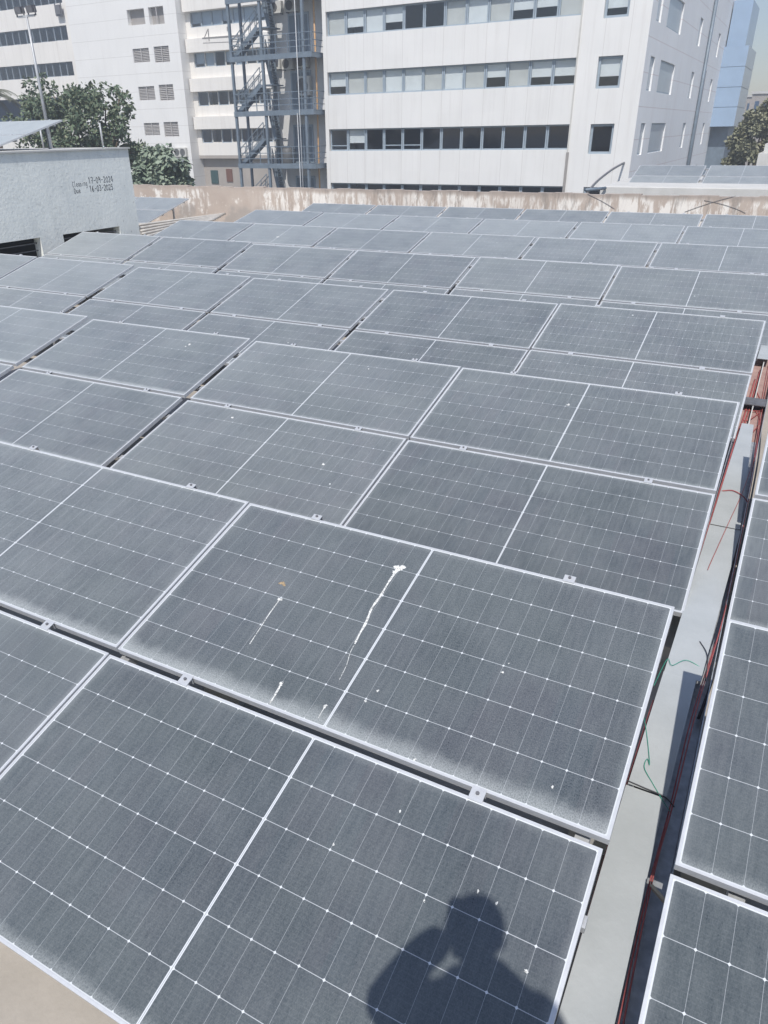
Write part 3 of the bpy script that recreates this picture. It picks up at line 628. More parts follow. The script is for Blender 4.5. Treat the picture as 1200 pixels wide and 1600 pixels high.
# panels and poles on that roof
tr2 = atY(97, 187, 13.0)
for row in (0, 1):
    for c in range(2):
        v = 2 * PH + GV - row * (PH + GV)
        panel((tr2.x - (c + 1) * PW - c * GU, tr2.y - v * math.cos(TI), tr2.z - v * math.sin(TI)), TI, 0, f'tilted panel on the roof room, {"upper" if row == 0 else "lower"} row, {"right" if c == 0 else "left"} one', 'solar panels on the roof room', .2, row == 0)
zf_keep = ZF
ZF = zt + .035
y0 = tr2.y - (2 * PH + GV) * math.cos(TI); z0 = tr2.z - (2 * PH + GV) * math.sin(TI)
def roof_rack():
    t = thing('mounting_rack', 'steel rack under the panels on the roof room', 'rack', (tr2.x, y0, z0), 'steel racks under the panel tables')
    ct, st = math.cos(TI), math.sin(TI)
    for v in (.24, .9, 1.41, 2.07): MB().bar((-2 * PITCHU, v * ct + .057 * st, v * st - .057 * ct), (-.03, v * ct + .057 * st, v * st - .057 * ct), .041).build('rail', M['steel'], t)
    for u in (-.35, -PITCHU, -2 * PITCHU + .3):
        a = Vector((u, .2 * ct, .2 * st - .09)); b = Vector((u, 2.1 * ct, 2.1 * st - .09))
        MB().bar(a, b, .05, .03).build('rafter', M['steel'], t)
        for q in (a, b): MB().bar((q.x, q.y, min(ZF - z0, q.z - .03)), (q.x, q.y, q.z - .016), .05).build('leg', M['steel'], t)
roof_rack()
ZF = zf_keep
b_ = atY(80.5, 233, 13.95); tp = atY(40, 24, 13.95)
t_ = thing('floodlight_pole', 'slim grey pole with two floodlights rising from the roof room', 'lamp pole', (b_.x, b_.y, 2.2)); f_ = wsub(t_)
MB().tube([f_((b_.x, b_.y, 2.2)), f_((b_.x, b_.y, tp.z))], .042, 10, .026).build('pole', M['pole'], t_, True)
g = MB(); zz = tp.z - 2.2; g.bar((-.28, 0, zz - .02), (.28, 0, zz - .02), .04); g.build('cross_arm', M['pole'], t_)
for s in (-1, 1):
    g = MB(); x = s * .2
    g.bar((x - .12, 0, zz - .02), (x - .12, 0, zz + .16), .025); g.bar((x + .12, 0, zz - .02), (x + .12, 0, zz + .16), .025); g.bar((x - .13, 0, zz - .01), (x + .13, 0, zz - .01), .025)
    g.hexa([(x - .10, -.06, zz + .03), (x + .10, -.06, zz + .03), (x + .10, .07, zz + .05), (x - .10, .07, zz + .05), (x - .10, -.08, zz + .17), (x + .10, -.08, zz + .17), (x + .10, .05, zz + .19), (x - .10, .05, zz + .19)])
    g.build('floodlight', M['darksteel'], t_)
for (a, b, lab) in (((162, 233), (155, 192), 'thin pale rod standing near the right corner of the roof room'), ((69, 235), (63, 203), 'short thin rod beside the floodlight pole on the roof room')):
    q = atY(*a, 13.8); r_ = atY(*b, 13.8)
    o = MB().tube([(q.x, q.y, 2.2), (q.x, q.y, r_.z)], .022, 8).build('rod', M['pole'], None, True); tag(o, lab, 'rod')
# pale conduits on the roof floor beside the room
for i in range(5):
    a = atZ(214 + i * 3, 352 + i * 4.5, -.1); b = atZ(352 - i * 4, 334 + i * 2.2, -.1)
    mid_ = (a + b) / 2 + Vector((0, random.uniform(-.12, .12), 0)); a.z = b.z = mid_.z = -.1
    cable([a, mid_, b], .04, 'pvc', 'pale plastic conduit lying on the roof floor beside the roof room', 'conduit', 'conduits on the roof floor')

# ------------------------------------------------------------------ main building
YM = 50.0
XL = atY(507, 150, YM).x; XC = atY(1003, 128, YM).x
S = 3.425; H0 = atY(516, 202, YM).z            # head of the third visible strip
xa = atY(514.5, 218, YM).x; xb = atY(889, 214, YM).x; NWIN = 12; WP = (xb - xa) / NWIN
WH = 1.37
M['clad'] = clad_mat('white_cladding', (0.765, 0.755, 0.73), (0.46, 0.43, 0.40), WP, 0, None, 0.28, xa % WP, 0.03)
M['clad_side'] = clad_mat('white_cladding_side_lifted', (0.9, 0.895, 0.88), (0.55, 0.43, 0.40), 6.0, 1, 1.7125, 0.2, 0, 0.03)  # side painted paler than the front to make up for the grazing sun
ZT, ZB = H0 + 2 * S + 3.4, -10
heads = [H0 + k * S for k in range(-2, 3)]
sx0 = atY(933, 110, YM).x; sx1 = atY(971, 110, YM).x
t_ = thing('office_building', 'large white office building with blue framed strip windows behind the parapet', 'building', ((XL + XC) / 2, YM, ZB)); f_ = wsub(t_)
main = t_
opens = [(xa, xb, h - WH, h) for h in heads] + [(sx0, sx1, h - 1.62, h - .02) for h in heads]
g = MB(); wall_grid(g, 'x', YM, XL, XC, ZB, ZT, opens, .32, 1, f_); g.build('front_wall', M['clad'], t_)
# side facade
def syz(px, py): p = atX(px, py, XC); return p.y
YE = 90.0
slots = [(syz(1014, 110), syz(1021, 110)), (syz(1030, 115), syz(1053, 115)), (syz(1079, 125), syz(1083.5, 125)), (syz(1108, 140), syz(1111, 140))]
sop = [(a, b, h - 1.75, h - .02) for h in heads for (a, b) in slots]
g = MB(); wall_grid(g, 'y', XC, YM, YE, ZB, ZT, sop, .17, -1, f_); g.build('side_wall', M['clad_side'], t_)
g = MB(); wbox(g, f_, XL, YM + .02, ZT, XC, YE, ZT + .3); g.build('roof', M['clad'], t_)
g = MB(); wbox(g, f_, XL + .02, YM + .4, ZB, XL + .1, YE, ZT - .01); wbox(g, f_, XL, YE - .3, ZB, XC - .02, YE - .1, ZT - .01); g.build('rear_wall', M['greywall'], t_)
# sheets behind the openings, rooms whose dimness is painted in navy
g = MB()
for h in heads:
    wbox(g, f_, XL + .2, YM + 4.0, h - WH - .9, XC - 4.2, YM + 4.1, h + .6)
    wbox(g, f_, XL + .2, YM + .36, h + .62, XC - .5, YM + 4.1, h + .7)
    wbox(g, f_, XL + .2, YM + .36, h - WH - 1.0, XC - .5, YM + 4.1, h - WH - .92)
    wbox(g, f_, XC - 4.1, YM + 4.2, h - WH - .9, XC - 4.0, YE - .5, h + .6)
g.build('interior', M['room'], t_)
rs = random.Random(11)
def window(parent, x0, x1, z0, z1, y, kind, f, fr='wframe', fw=.07):
    g = MB(); 
    for q in ((x0, z0, x1, z0 + fw), (x0, z1 - fw, x1, z1), (x0, z0 + fw, x0 + fw, z1 - fw), (x1 - fw, z0 + fw, x1, z1 - fw)): wbox(g, f, q[0], y, q[1], q[2], y + .08, q[3])
    if kind == 'sash': wbox(g, f, x0 + fw, y + .01, z0 + .30, x1 - fw, y + .07, z0 + .36)
    o = g.build('window', M[fr], parent)
    p = MB(); a = f((x0 + fw, y + .035, z0 + fw)); b = f((x1 - fw, y + .035, z1 - fw)); p.box(a.x, a.y, a.z, b.x, a.y + .006, b.z); p.build('pane', M['pane'], o)
    if kind in ('blind', 'beige', 'half'):
        zb = z0 + fw if kind != 'half' else z0 + (z1 - z0) * rs.uniform(.28, .45)
        bl = MB(); wbox(bl, f, x0 + fw, y + .10, zb, x1 - fw, y + .11, z1 - fw); bl.build('blind', M['blind_beige' if kind == 'beige' else 'blind'], o)
    return o
pat = {4: ['beige', 'half', 'blind', 'half', 'dark', 'dark', 'beige', 'blind', 'beige', 'half', 'half', 'beige'],
       3: ['half', 'beige', 'beige', 'blind', 'blind', 'beige', 'blind', 'beige', 'half', 'beige', 'half', 'half'],
       2: ['sash', 'half', 'dark', 'sash', 'sash', 'dark', 'dark', 'dark', 'dark', 'dark', 'dark', 'dark'], 1: ['dark'] * 12, 0: ['dark'] * 12}
for k, h in enumerate(heads):
    for i in range(NWIN):
        if k < 1: continue
        window(main, xa + i * WP + .012, xa + (i + 1) * WP - .012, h - WH, h, YM + .2, pat[k][i], f_, fw=.085)
    window(main, sx0 + .01, sx1 - .01, h - 1.62, h - .02, YM + .16, 'half' if k in (3, 4) else 'dark', f_, fw=.13)
    for j, (a, b) in enumerate(slots):
        g = MB(); wbox(g, f_, XC - .165, a + .01, h - 1.75, XC - .10, b - .01, h - .02)
        o = g.build('window', M['wframe'], main)
        g = MB(); wbox(g, f_, XC - .098, a + .12, h - 1.65, XC - .092, b - .12, h - .12); g.build('pane', M['greypanel'], o)
# down pipes on the facades
for px_, r in ((1118, .13), (1104.5, .08)):
    yy = syz(px_ - 12, 60 if r > .1 else 150)
    z1 = ZT - .5 if r > .1 else atX(1109, 115, XC).z
    MB().tube([f_((XC + .16, yy, ZB)), f_((XC + .16, yy, z1))], r, 8).build('downpipe', M['bluesteel'] if r > .1 else M['darksteel'], main, True)
xx = atY(896, 150, YM).x; MB().bar(f_((xx, YM - .05, ZB)), f_((xx, YM - .05, ZT - 1)), .07).build('downpipe', M['acwhite'], main)
xx = atY(884, 270, YM).x; MB().bar(f_((xx, YM - .06, ZB)), f_((xx, YM - .06, H0 - WH - .15)), .14).build('downpipe', M['louvre'], main)
# blue glazed bay at the far end of the side facade
zb_ = atX(1117, 198, XC).z
pA = YE - 3.0; XB = XC + 2.1
g = MB(); zz = zb_
lv = 0
while zz < ZT - 4.4:
    z2 = zz + 1.62; wbox(g, f_, XC, pA, zz + .02, XB, pA + .02, z2); zz = z2 + .02
g.build('blue_bay', M['bluepanel'], main)
g = MB(); zz = zb_
while zz < ZT - 4.4:
    z2 = zz + 1.62; wbox(g, f_, XB - .02, pA + .02, zz + .02, XB, pA + 9.0, z2); zz = z2 + .02
g.build('bay_side', M['greypanel'], main)
g = MB(); wbox(g, f_, XC, pA + .03, zb_, XB - .03, pA + 8.9, zb_ + .03); wbox(g, f_, XC + .01, pA + .03, zb_ + .05, XB - .06, pA + 8.8, ZT - 4.6); wbox(g, f_, XC, pA + 1.2, ZB, XB - .5, pA + 8.5, zb_ - .01); g.build('bay_core', M['bluesteel'], main)
g = MB(); wbox(g, f_, XC + .1, pA + .6, ZT - 4.5, XB - .4, pA + 8, ZT - .5); g.build('bay_top', M['bluepanel'], main)

# hose from the office wall down to the annex
a = atY(974, 255, 49.8); b = atY(925, 292, 40); 
cable([a + Vector((0, .1, 0)), a, atY(958, 264, 47), atY(938, 279, 43), b, b + Vector((-.3, -.2, -.5))], .06, 'darksteel', 'thick dark hose hanging from the office wall to the parapet', 'hose')

# ------------------------------------------------------------------ recess wall with doors, between the office and the left block
YW = 50.95
x0 = atY(424, 150, YW).x; x1 = XL - .01
t_ = thing('stair_wall_block', 'grey plastered wall with blue doors behind the fire escape', 'building', ((x0 + x1) / 2, YW, ZB)); f_ = wsub(t_)
wallb = t_
g = MB(); wbox(g, f_, x0, YW, ZB, x1, YW + 6, ZT - .5); g.build('wall', M['stairwall'], t_)
Ldz = [atY(440, py, 49.0).z for py in (256, 171, 84, -2)]
LS = (Ldz[2] - Ldz[0]) / 2
LZ = [Ldz[0] + (k - 2) * LS for k in range(0, 6)]        # landing tops
for k in range(1, 5):
    z = LZ[k]; dx0, dx1 = [(0, 0), (461, 483), (462, 486), (455, 478), (450, 475)][k]
    a = atY(dx0, 150, YW).x; b = atY(dx1, 150, YW).x
    a = atY(470, 150, YW).x - .75; b = a + 1.7
    g = MB(); wbox(g, f_, a, YW - .06, z + .02, b, YW - .002, z + 2.5); d_ = g.build('door', M['wframe'], t_)
    g = MB(); wbox(g, f_, a + .12, YW - .09, z + .12, (a + b) / 2 - .06, YW - .062, z + 2.35); wbox(g, f_, (a + b) / 2 + .06, YW - .09, z + .12, b - .12, YW - .062, z + 2.35); g.build('door_leaf', M['bluesteel'], d_)
# conduit with orange cable at the corner
xx = atY(497, 200, 49.9).x
MB().tube([f_((xx, 49.88, ZB)), f_((xx - .02, 49.86, 0)), f_((xx + .03, 49.88, 5)), f_((xx, 49.88, ZT - 1))], .06, 6).build('pipe', M['orange'], t_, True)

# ------------------------------------------------------------------ fire escape
YFa, YFb = 49.0, 50.45
pxs = [atY(367, 150, YFa).x, atY(414, 150, YFa).x, atY(477.5, 150, YFa).x]
pbs = [atY(384.5, 150, YFb).x, atY(431, 150, YFb).x]
t_ = thing('fire_escape', 'blue grey steel fire escape stair tower against the office corner', 'fire escape', (pxs[1], YFa, ZB)); f_ = wsub(t_)
for x in pxs: MB().bar(f_((x, YFa, ZB)), f_((x, YFa, ZT - 2)), .17).build('post', M['bluesteel'], t_)
for x in pbs: MB().bar(f_((x, YFb, ZB)), f_((x, YFb, ZT - 2)), .16).build('post', M['bluesteel'], t_)
xr_ = atY(492, 170, YFa).x
for k, z in enumerate(LZ):
    if z < -8 or z > ZT - 2: continue
    g = MB(); wbox(g, f_, pxs[0] - .1, YFa - .14, z - .3, xr_, YFa - .02, z + .02)      # front channel
    wbox(g, f_, pxs[0] - .1, YFa - .02, z - .05, pxs[1] - .6, YFb + .1, z); wbox(g, f_, pxs[1] + .8, YFa - .02, z - .05, xr_, YW - .01, z); wbox(g, f_, pxs[1] - .6, YFa - .02, z - .05, pxs[1] + .8, YFa + .12, z)
    wbox(g, f_, xr_ - .1, YFa - .02, z - .3, xr_, YW - .05, z - .06); g.build('landing', M['bluesteel'], t_)
    g = MB()
    for hh in (.35, .7, 1.12): g.bar(f_((pxs[0], YFa - .08, z + hh)), f_((xr_, YFa - .08, z + hh)), .045); g.bar(f_((xr_ - .04, YFa - .08, z + hh)), f_((xr_ - .04, YW - .2, z + hh)), .045); g.bar(f_((pxs[0], YFa - .08, z + hh)), f_((pxs[0], YFb, z + hh)), .045)
    n = 7
    for i in range(n + 1):
        x = pxs[0] + (xr_ - pxs[0]) * i / n; g.bar(f_((x, YFa - .08, z + .02)), f_((x, YFa - .08, z + 1.14)), .05)
    g.build('railing', M['bluesteel'], t_)
    # two flights to the next landing
    xs, xm, xe = pbs[0] + .1, pbs[1] - .35, pxs[1] - .25; zm = z + LS / 2
    for (A, B, za, zb2, ya) in ((xs, xm, z, zm, YFa + .14), (xm + .55, xe, zm, z + LS, YFa + .82)):
        g = MB(); 
        for yy in (ya, ya + .58): g.bar(f_((A, yy, za - .08)), f_((B, yy, zb2 - .08)), .06, .26)
        ns = 10
        for i in range(ns):
            q = (i + .5) / ns; xx = A + (B - A) * q; zz = za + (zb2 - za) * q; wbox(g, f_, xx - .14, ya + .04, zz - .02, xx + .14, ya + .54, zz + .03)
        g.build('stair_flight', M['bluesteel'], t_)
        g = MB()
        for yy in (ya, ya + .58):
            for hh in (.5, 1.0): g.bar(f_((A, yy, za + hh)), f_((B, yy, zb2 + hh)), .045)
            for i in range(5):
                q = i / 4; xx = A + (B - A) * q; zz = za + (zb2 - za) * q; g.bar(f_((xx, yy, zz - .05)), f_((xx, yy, zz + 1.0)), .04)
        g.build('stair_rail', M['bluesteel'], t_)
    g = MB(); wbox(g, f_, xm - .1, YFa + .1, zm - .12, xm + 1.0, YFb + .1, zm - .05); g.build('half_landing', M['bluesteel'], t_)
# thin white pipes down the front right post
for dx_ in (-.42, -.62):
    MB().tube([f_((pxs[2] + dx_, YFa - .2, ZB)), f_((pxs[2] + dx_, YFa - .2, LZ[3] - .2 if dx_ < -.5 else ZT - 2))], .032, 6).build('pipe', M['pole'], t_, True)

# air conditioners on the stair wall
def aircon(x, y, z, label, group='air conditioner units', w_=.95, h_=.72, d_=.34):
    t = thing('air_conditioner', label, 'air conditioner', (x, y, z), group)
    MB().box(-w_ / 2, -d_, 0, w_ / 2, 0, h_).build('casing', M['acwhite'], t, False, .02)
    g = MB(); r = h_ * .40
    g.tube([(-w_ * .14, -d_ - .012, h_ / 2), (-w_ * .14, -d_ - .002, h_ / 2)], r, 16); g.build('fan_grille', M['acdark'], t)
    g = MB(); g.bar((-w_ * .4, -d_ - .02, -.03), (-w_ * .4, .02, -.03), .05); g.bar((w_ * .4, -d_ - .02, -.03), (w_ * .4, .02, -.03), .05); g.build('bracket', M['darksteel'], t)
    return t
for (px_, py_, lab) in ((435, 22, 'boxy air conditioner unit above the top door, left of the pair'), (459, 19, 'boxy air conditioner unit above the top door, right of the pair'),
                        (433, 109, 'leftmost of three air conditioner units under the upper landing'), (453.5, 109, 'middle of three air conditioner units under the upper landing'), (476, 106, 'rightmost of three air conditioner units under the upper landing')):
    p = atY(px_, py_, YW); aircon(p.x, YW - .03, p.z, lab)
p = atY(480, 142, YW); aircon(p.x, YW - .1, p.z - .3, 'shabby air conditioner box beside the middle door', h_=1.2)
p = atY(462, 256, 51.5)
t_ = thing('water_drum', 'dark plastic drum standing on the lowest stair landing', 'drum', (atY(448, 256, 50).x, 50.2, LZ[2] + .01))
pr = [(0, .42), (.08, .44), (.5, .45), (.9, .43), (1.0, .30)]; g = MB()
for i in range(len(pr) - 1): pass
n = 14
g.v = [(r * math.cos(2 * math.pi * j / n), r * math.sin(2 * math.pi * j / n), z) for z, r in pr for j in range(n)]
g.f = [(k * n + j, k * n + (j + 1) % n, (k + 1) * n + (j + 1) % n, (k + 1) * n + j) for k in range(len(pr) - 1) for j in range(n)] + [tuple((len(pr) - 1) * n + j for j in range(n))]
g.build('barrel', M['acdark'], t_, True)
t_ = thing('white_board', 'white board leaning on the lowest stair landing', 'board', (atY(455, 256, 50.6).x, 50.55, LZ[2] + .01))
MB().hexa([(-.3, 0, 0), (.3, 0, 0), (.3, .03, 0), (-.3, .03, 0), (-.3, .15, 1.0), (.3, .15, 1.0), (.3, .18, 1.0), (-.3, .18, 1.0)]).build('panel', M['acwhite'], t_)

# ------------------------------------------------------------------ left block: blank tower with louvres, window wings either side
YL = 69.0
M['cladL'] = clad_mat('warm_white_cladding', (0.80, 0.79, 0.765), (0.42, 0.40, 0.37), 2.05, 0, 1.655, 0.12, 0, .03)
M['bandL'] = clad_mat('warm_white_band', (0.80, 0.77, 0.72), (0.46, 0.42, 0.38), 1.5, 0, None, 0.3, 0, .02)
tx0 = atY(118, 100, YL).x; tx1 = atY(286, 120, YL).x
t_ = thing('louvred_block', 'tall white building with louvred vents and dark ribbon windows behind the trees', 'building', ((tx0 + tx1) / 2, YL, ZB)); f_ = wsub(t_); lb = t_
lou = [(199, 14, 226, 39), (232.5, 10, 256, 38), (208, 75.5, 233.5, 97.5), (241, 72, 264.5, 97.5), (217, 135, 242, 156.5), (249, 132, 271.5, 157), (225.5, 192, 249.5, 211.5), (256.5, 190.5, 279, 213.5)]
lop = []
for (a, b, c, d) in lou:
    m_ = ((a + c) / 2, (b + d) / 2); l_ = atY(a, m_[1], YL); r_ = atY(c, m_[1], YL); t2 = atY(m_[0], b, YL); b2 = atY(m_[0], d, YL); lop.append((l_.x, r_.x, b2.z, t2.z))
for q in (0, 1): lop[q] = (lop[q][0], lop[q][1], lop[q][2], lop[q][3])
g = MB(); wall_grid(g, 'x', YL, tx0, tx1, ZB, ZT + 6, lop, .5, 1, f_)
g.face(*[f_(p) for p in ((tx1, YL, ZB), (tx1, YL + 10, ZB), (tx1, YL + 10, ZT + 6), (tx1, YL, ZT + 6))]); g.face(*[f_(p) for p in ((tx0, YL, ZB), (tx0, YL, ZT + 6), (tx0, YL + 10, ZT + 6), (tx0, YL + 10, ZB))])
g.face(*[f_(p) for p in ((tx0, YL, ZT + 6), (tx1, YL, ZT + 6), (tx1, YL + 10, ZT + 6), (tx0, YL + 10, ZT + 6))])
g.build('tower_wall', M['cladL'], lb)
for i, (a, b, c, d) in enumerate(lop):
    g = MB(); wbox(g, f_, a, YL + .48, c, b, YL + .56, d); v_ = g.build('vent', M['louvre'] if i < 2 else M['shade'], lb)
    g = MB()
    if i >= 2:
        n = 9
        for k in range(n):
            z = c + (d - c) * (k + .5) / n
            A = [(a, YL + .08, z - .075), (b, YL + .08, z - .075), (b, YL + .11, z - .10), (a, YL + .11, z - .10), (a, YL + .22, z + .06), (b, YL + .22, z + .06), (b, YL + .25, z + .03), (a, YL + .25, z + .03)]
            g.hexa([f_(p) for p in (A[3], A[2], A[6], A[7], A[0], A[1], A[5], A[4])])
    if i != 0: wbox(g, f_, (a + b) / 2 - .05, YL + .03, c, (a + b) / 2 + .05, YL + .075, d)
    if i: g.build('slats', simple('vent_slats', (.42, .40, .38), .6), v_)
# wings
def wing(x0, x1, Y, heads_px, sills_px, px_ref, wp, label_):
    hs = [atY(px_ref, h, Y).z for h in heads_px]; ss = [atY(px_ref + 4, s_, Y).z for s_ in sills_px]
    st = (hs[0] - hs[-1]) / (len(hs) - 1); wh = sum(h - s_ for h, s_ in zip(hs, ss)) / len(hs)
    HS = [hs[-1] + st * k for k in range(len(hs) + 2)]
    return HS, wh, st
HSr, whr, Sr = wing(None, None, YL + 1.3, (21, 84, 145, 203), (45.5, 107, 166, 223), 284, 1.2, '')
wx0, wx1 = tx1 + .003, atY(430, 150, YL + 1.3).x + 4
zg = atY(300, 243, YL + 1.3).z
g = MB(); wall_grid(g, 'x', YL + 1.3, wx0, wx1, zg, ZT + 6, [(wx0 + .6, wx1 - .1, h - whr, h) for h in HSr], .25, 1, f_)
g.face(*[f_(p) for p in ((wx0, YL + 1.3, ZT + 6), (wx1, YL + 1.3, ZT + 6), (wx1, YL + 9, ZT + 6), (wx0, YL + 9, ZT + 6))])
g.build('wing_wall', M['bandL'], lb)
for h in HSr:
    g = MB(); wbox(g, f_, wx0 + .15, YL + .75, h + .015, wx1, YL + 1.297, h + .95 * Sr * .36); g.build('sun_band', M['bandL'], lb)
    n = int((wx1 - wx0 - .7) / 1.32)
    for i in range(n):
        a = wx0 + .62 + i * 1.32
        if len([0]) and a + 1.3 > wx1: break
        g = MB()
        for q in ((a, h - whr, a + 1.3, h - whr + .07), (a, h - .07, a + 1.3, h), (a, h - whr + .07, a + .09, h - .07), (a + 1.23, h - whr + .07, a + 1.3, h - .07)): wbox(g, f_, q[0], YL + 1.42, q[1], q[2], YL + 1.5, q[3])
        topfl = h > HSr[3] - .1
        o = g.build('window', M['wframe'] if topfl else M['acwhite'] if i % 2 else M['wframe'], lb)
        g = MB(); wbox(g, f_, a + .09, YL + 1.47, h - whr + .07, a + 1.23, YL + 1.478, h - .07); g.build('pane', M['pane'], o)
        if topfl or (h > HSr[2] - .1 and i % 3 != 2):
            g = MB(); zb2 = h - whr + .07 if (i * 7) % 3 else h - whr * .75; wbox(g, f_, a + .09, YL + 1.53, zb2, a + 1.23, YL + 1.54, h - .07); g.build('blind', M['greypanel'], o)
g = MB(); wbox(g, f_, wx0, YL + 4.5, ZB, wx1, YL + 4.6, ZT + 5.9); g.build('interior', M['room'], lb)
# ground storey, set back, grey
g = MB(); wbox(g, f_, wx0, YL + 1.9, ZB, wx1, YL + 2.1, zg - .3); wbox(g, f_, wx0, YL + 1.31, zg - .3, wx1, YL + 6, zg - .01); g.build('ground_storey', M['beigewall'], lb)
dd = [(329, 266, 342, 287), (353, 264, 364, 284)]
for i, (a, b, c, d) in enumerate(dd):
    p = atY(a, b, YL + 1.85); q = atY(c, d, YL + 1.85)
    g = MB(); wbox(g, f_, p.x, YL + 1.82, q.z, q.x, YL + 1.895, p.z); g.build('door' if i == 0 else 'shutter', simple('dark_green_door', (.03, .07, .07), .5) if i == 0 else simple('brown_shutter', (.15, .07, .05), .6), lb)
p = atY(311, 252, YL + 1.5); MB().bar(f_((p.x, YL + 1.6, ZB)), f_((p.x, YL + 1.6, p.z)), .14).build('pipe', M['acwhite'], lb)
# left wing
HSl, whl, Sl = wing(None, None, YL + .4, (44, 100), (66, 122), 60, 1.2, '')
lx0, lx1 = atY(-160, 100, YL + .4).x, tx0 - .003
zl = min(HSl) - whl
lxe = atY(105, 50, YL + .4).x
g = MB(); wall_grid(g, 'x', YL + .4, lx0, lx1, ZB, ZT + 6, [(lx0 + .1, lxe, h - whl, h) for h in HSl[:3]] + [(lx0 + .1, lxe, HSl[0] - Sl - whl - 1, HSl[0] - Sl)], .3, 1, f_)
g.face(*[f_(p) for p in ((lx0, YL + .4, ZT + 6), (lx1, YL + .4, ZT + 6), (lx1, YL + 9, ZT + 6), (lx0, YL + 9, ZT + 6))])
g.build('wing_wall', M['bandL'], lb)
for h in HSl[:3]:
    i = 0
    while lxe - (i + 1) * 1.15 > lx0 + 1.5:
        a = lxe - (i + 1) * 1.15; i += 1
        g = MB()
        for q in ((a, h - whl, a + 1.13, h - whl + .06), (a, h - .06, a + 1.13, h), (a, h - whl + .06, a + .07, h - .06), (a + 1.06, h - whl + .06, a + 1.13, h - .06)): wbox(g, f_, q[0], YL + .58, q[1], q[2], YL + .64, q[3])
        o = g.build('window', M['wframe_dark'] if i % 2 else M['wframe'], lb)
        g = MB(); wbox(g, f_, a + .07, YL + .60, h - whl + .06, a + 1.06, YL + .608, h - .06); g.build('pane', M['pane'], o)
g = MB(); wbox(g, f_, lx0, YL + 4, ZB, lx1 - .1, YL + 4.1, ZT + 5.9); g.build('interior', M['room'], lb)
p = atY(94, 14, YL + .3)
t_ = thing('floodlight', 'dark floodlight bracketed on the wall right of the pole top', 'floodlight', (p.x, YL + .38, p.z))
MB().box(-.35, -.5, -.55, .35, -.2, .35).build('housing', M['darksteel'], t_, False, .03); g = MB(); g.bar((-.45, -.35, -.6), (-.45, -.35, .5), .1); g.bar((.45, -.35, -.6), (.45, -.35, .5), .1); g.bar((-.45, -.35, -.62), (.45, -.35, -.62), .1); g.bar((0, -.35, -.62), (0, .02, -.62), .12); g.build('bracket', M['darksteel'], t_)
p = atY(281, 245, YL - .1); aircon(p.x, YL - .02, p.z, 'air conditioner low on the white tower beside the mango tree', w_=1.0, h_=.9)
p = atY(289.5, 245, YL - .1); aircon(p.x, YL - .02, p.z, 'smaller air conditioner at the foot of the white tower corner', w_=.7, h_=.9)
# pipe rail across the wing
a = atY(317, 60, 60); b = atY(376, 56, 52)
t_ = thing('projecting_bracket', 'rusty pipe bracket sticking out left of the fire escape', 'bracket', a); f_ = wsub(t_)
g = MB(); g.bar(f_(a), f_(b), .12); g.bar(f_(a - Vector((0, 0, .35))), f_(b - Vector((0, 0, .35))), .06); c_ = atY(325, 45, 59.6)
g.bar(f_(c_), f_((c_.x, c_.y, a.z - .3)), .06); g.bar(f_(c_), f_(a + (b - a) * .04), .05); c2 = atY(355, 42, 55); g.bar(f_(c2), f_((c2.x, c2.y, a.z - .3)), .06); g.build('pipes', M['louvre'], t_)

# ------------------------------------------------------------------ annex with panels on the right, beyond the parapet
pl = atY(940, 291, 27.0); zt_ = pl.z
t_ = thing('annex_ledge', 'pale concrete annex with flat white ledge right of the parapet', 'building', (pl.x + 8, 27, ZB)); f_ = wsub(t_)
g = MB(); wbox(g, f_, pl.x, 27, ZB, pl.x + 16, 33.5, zt_ - .322); g.build('wall', M['ledge'], t_)
g = MB(); wbox(g, f_, pl.x - .03, 26.95, zt_ - .32, pl.x + 16, 33.5, zt_); g.build('coping', M['ledge'], t_, False, .02)
trR = atY(1104, 258.5, 31.0)
ti_ = 0.2571
for row in (0, 1):
    for c in range(2):
        v = 2 * PH + GV - row * (PH + GV)
        wq = PW
        xl = trR.x - PW + c * (PW + .14)
        panel((xl, trR.y - v * math.cos(ti_), trR.z - v * math.sin(ti_)), ti_, 0, f'panel on the right annex, {"upper" if row == 0 else "lower"} row, {"left" if c == 0 else "right"} of the gap', 'solar panels on the annex', .1, row == 0)
zk = ZF; ZF = zt_
rack('steel rack under the panels on the right annex', -PW, PW + .14, trR.x, trR.y - 2.305 * math.cos(ti_), trR.z - 2.305 * math.sin(ti_), ti_, 0, [-2.0, .07, 2.1], foot=False)
ZF = zk
o = MB().tube([atY(915, 297, 26), atY(946, 294, 26.9)], .05, 8).build('pipe', M['bluesteel'], None, True); tag(o, 'short blue grey pipe entering the left end of the annex', 'pipe')
# slack wires along the right part of the parapet
for (pts, lab) in (([(1070, 331), (1095, 322), (1120, 314), (1150, 306)], 'slack dark wire hanging on the parapet, rising to the right'), ([(1100, 313), (1125, 318), (1150, 326), (1165, 333)], 'slack dark wire crossing the other one on the parapet'), ([(918, 303), (940, 314), (960, 326)], 'thin dark wire hanging on the parapet left of the annex')):
    cable([atY(x, y, 22.488) for x, y in pts], .005, 'darksteel', lab, 'wire')

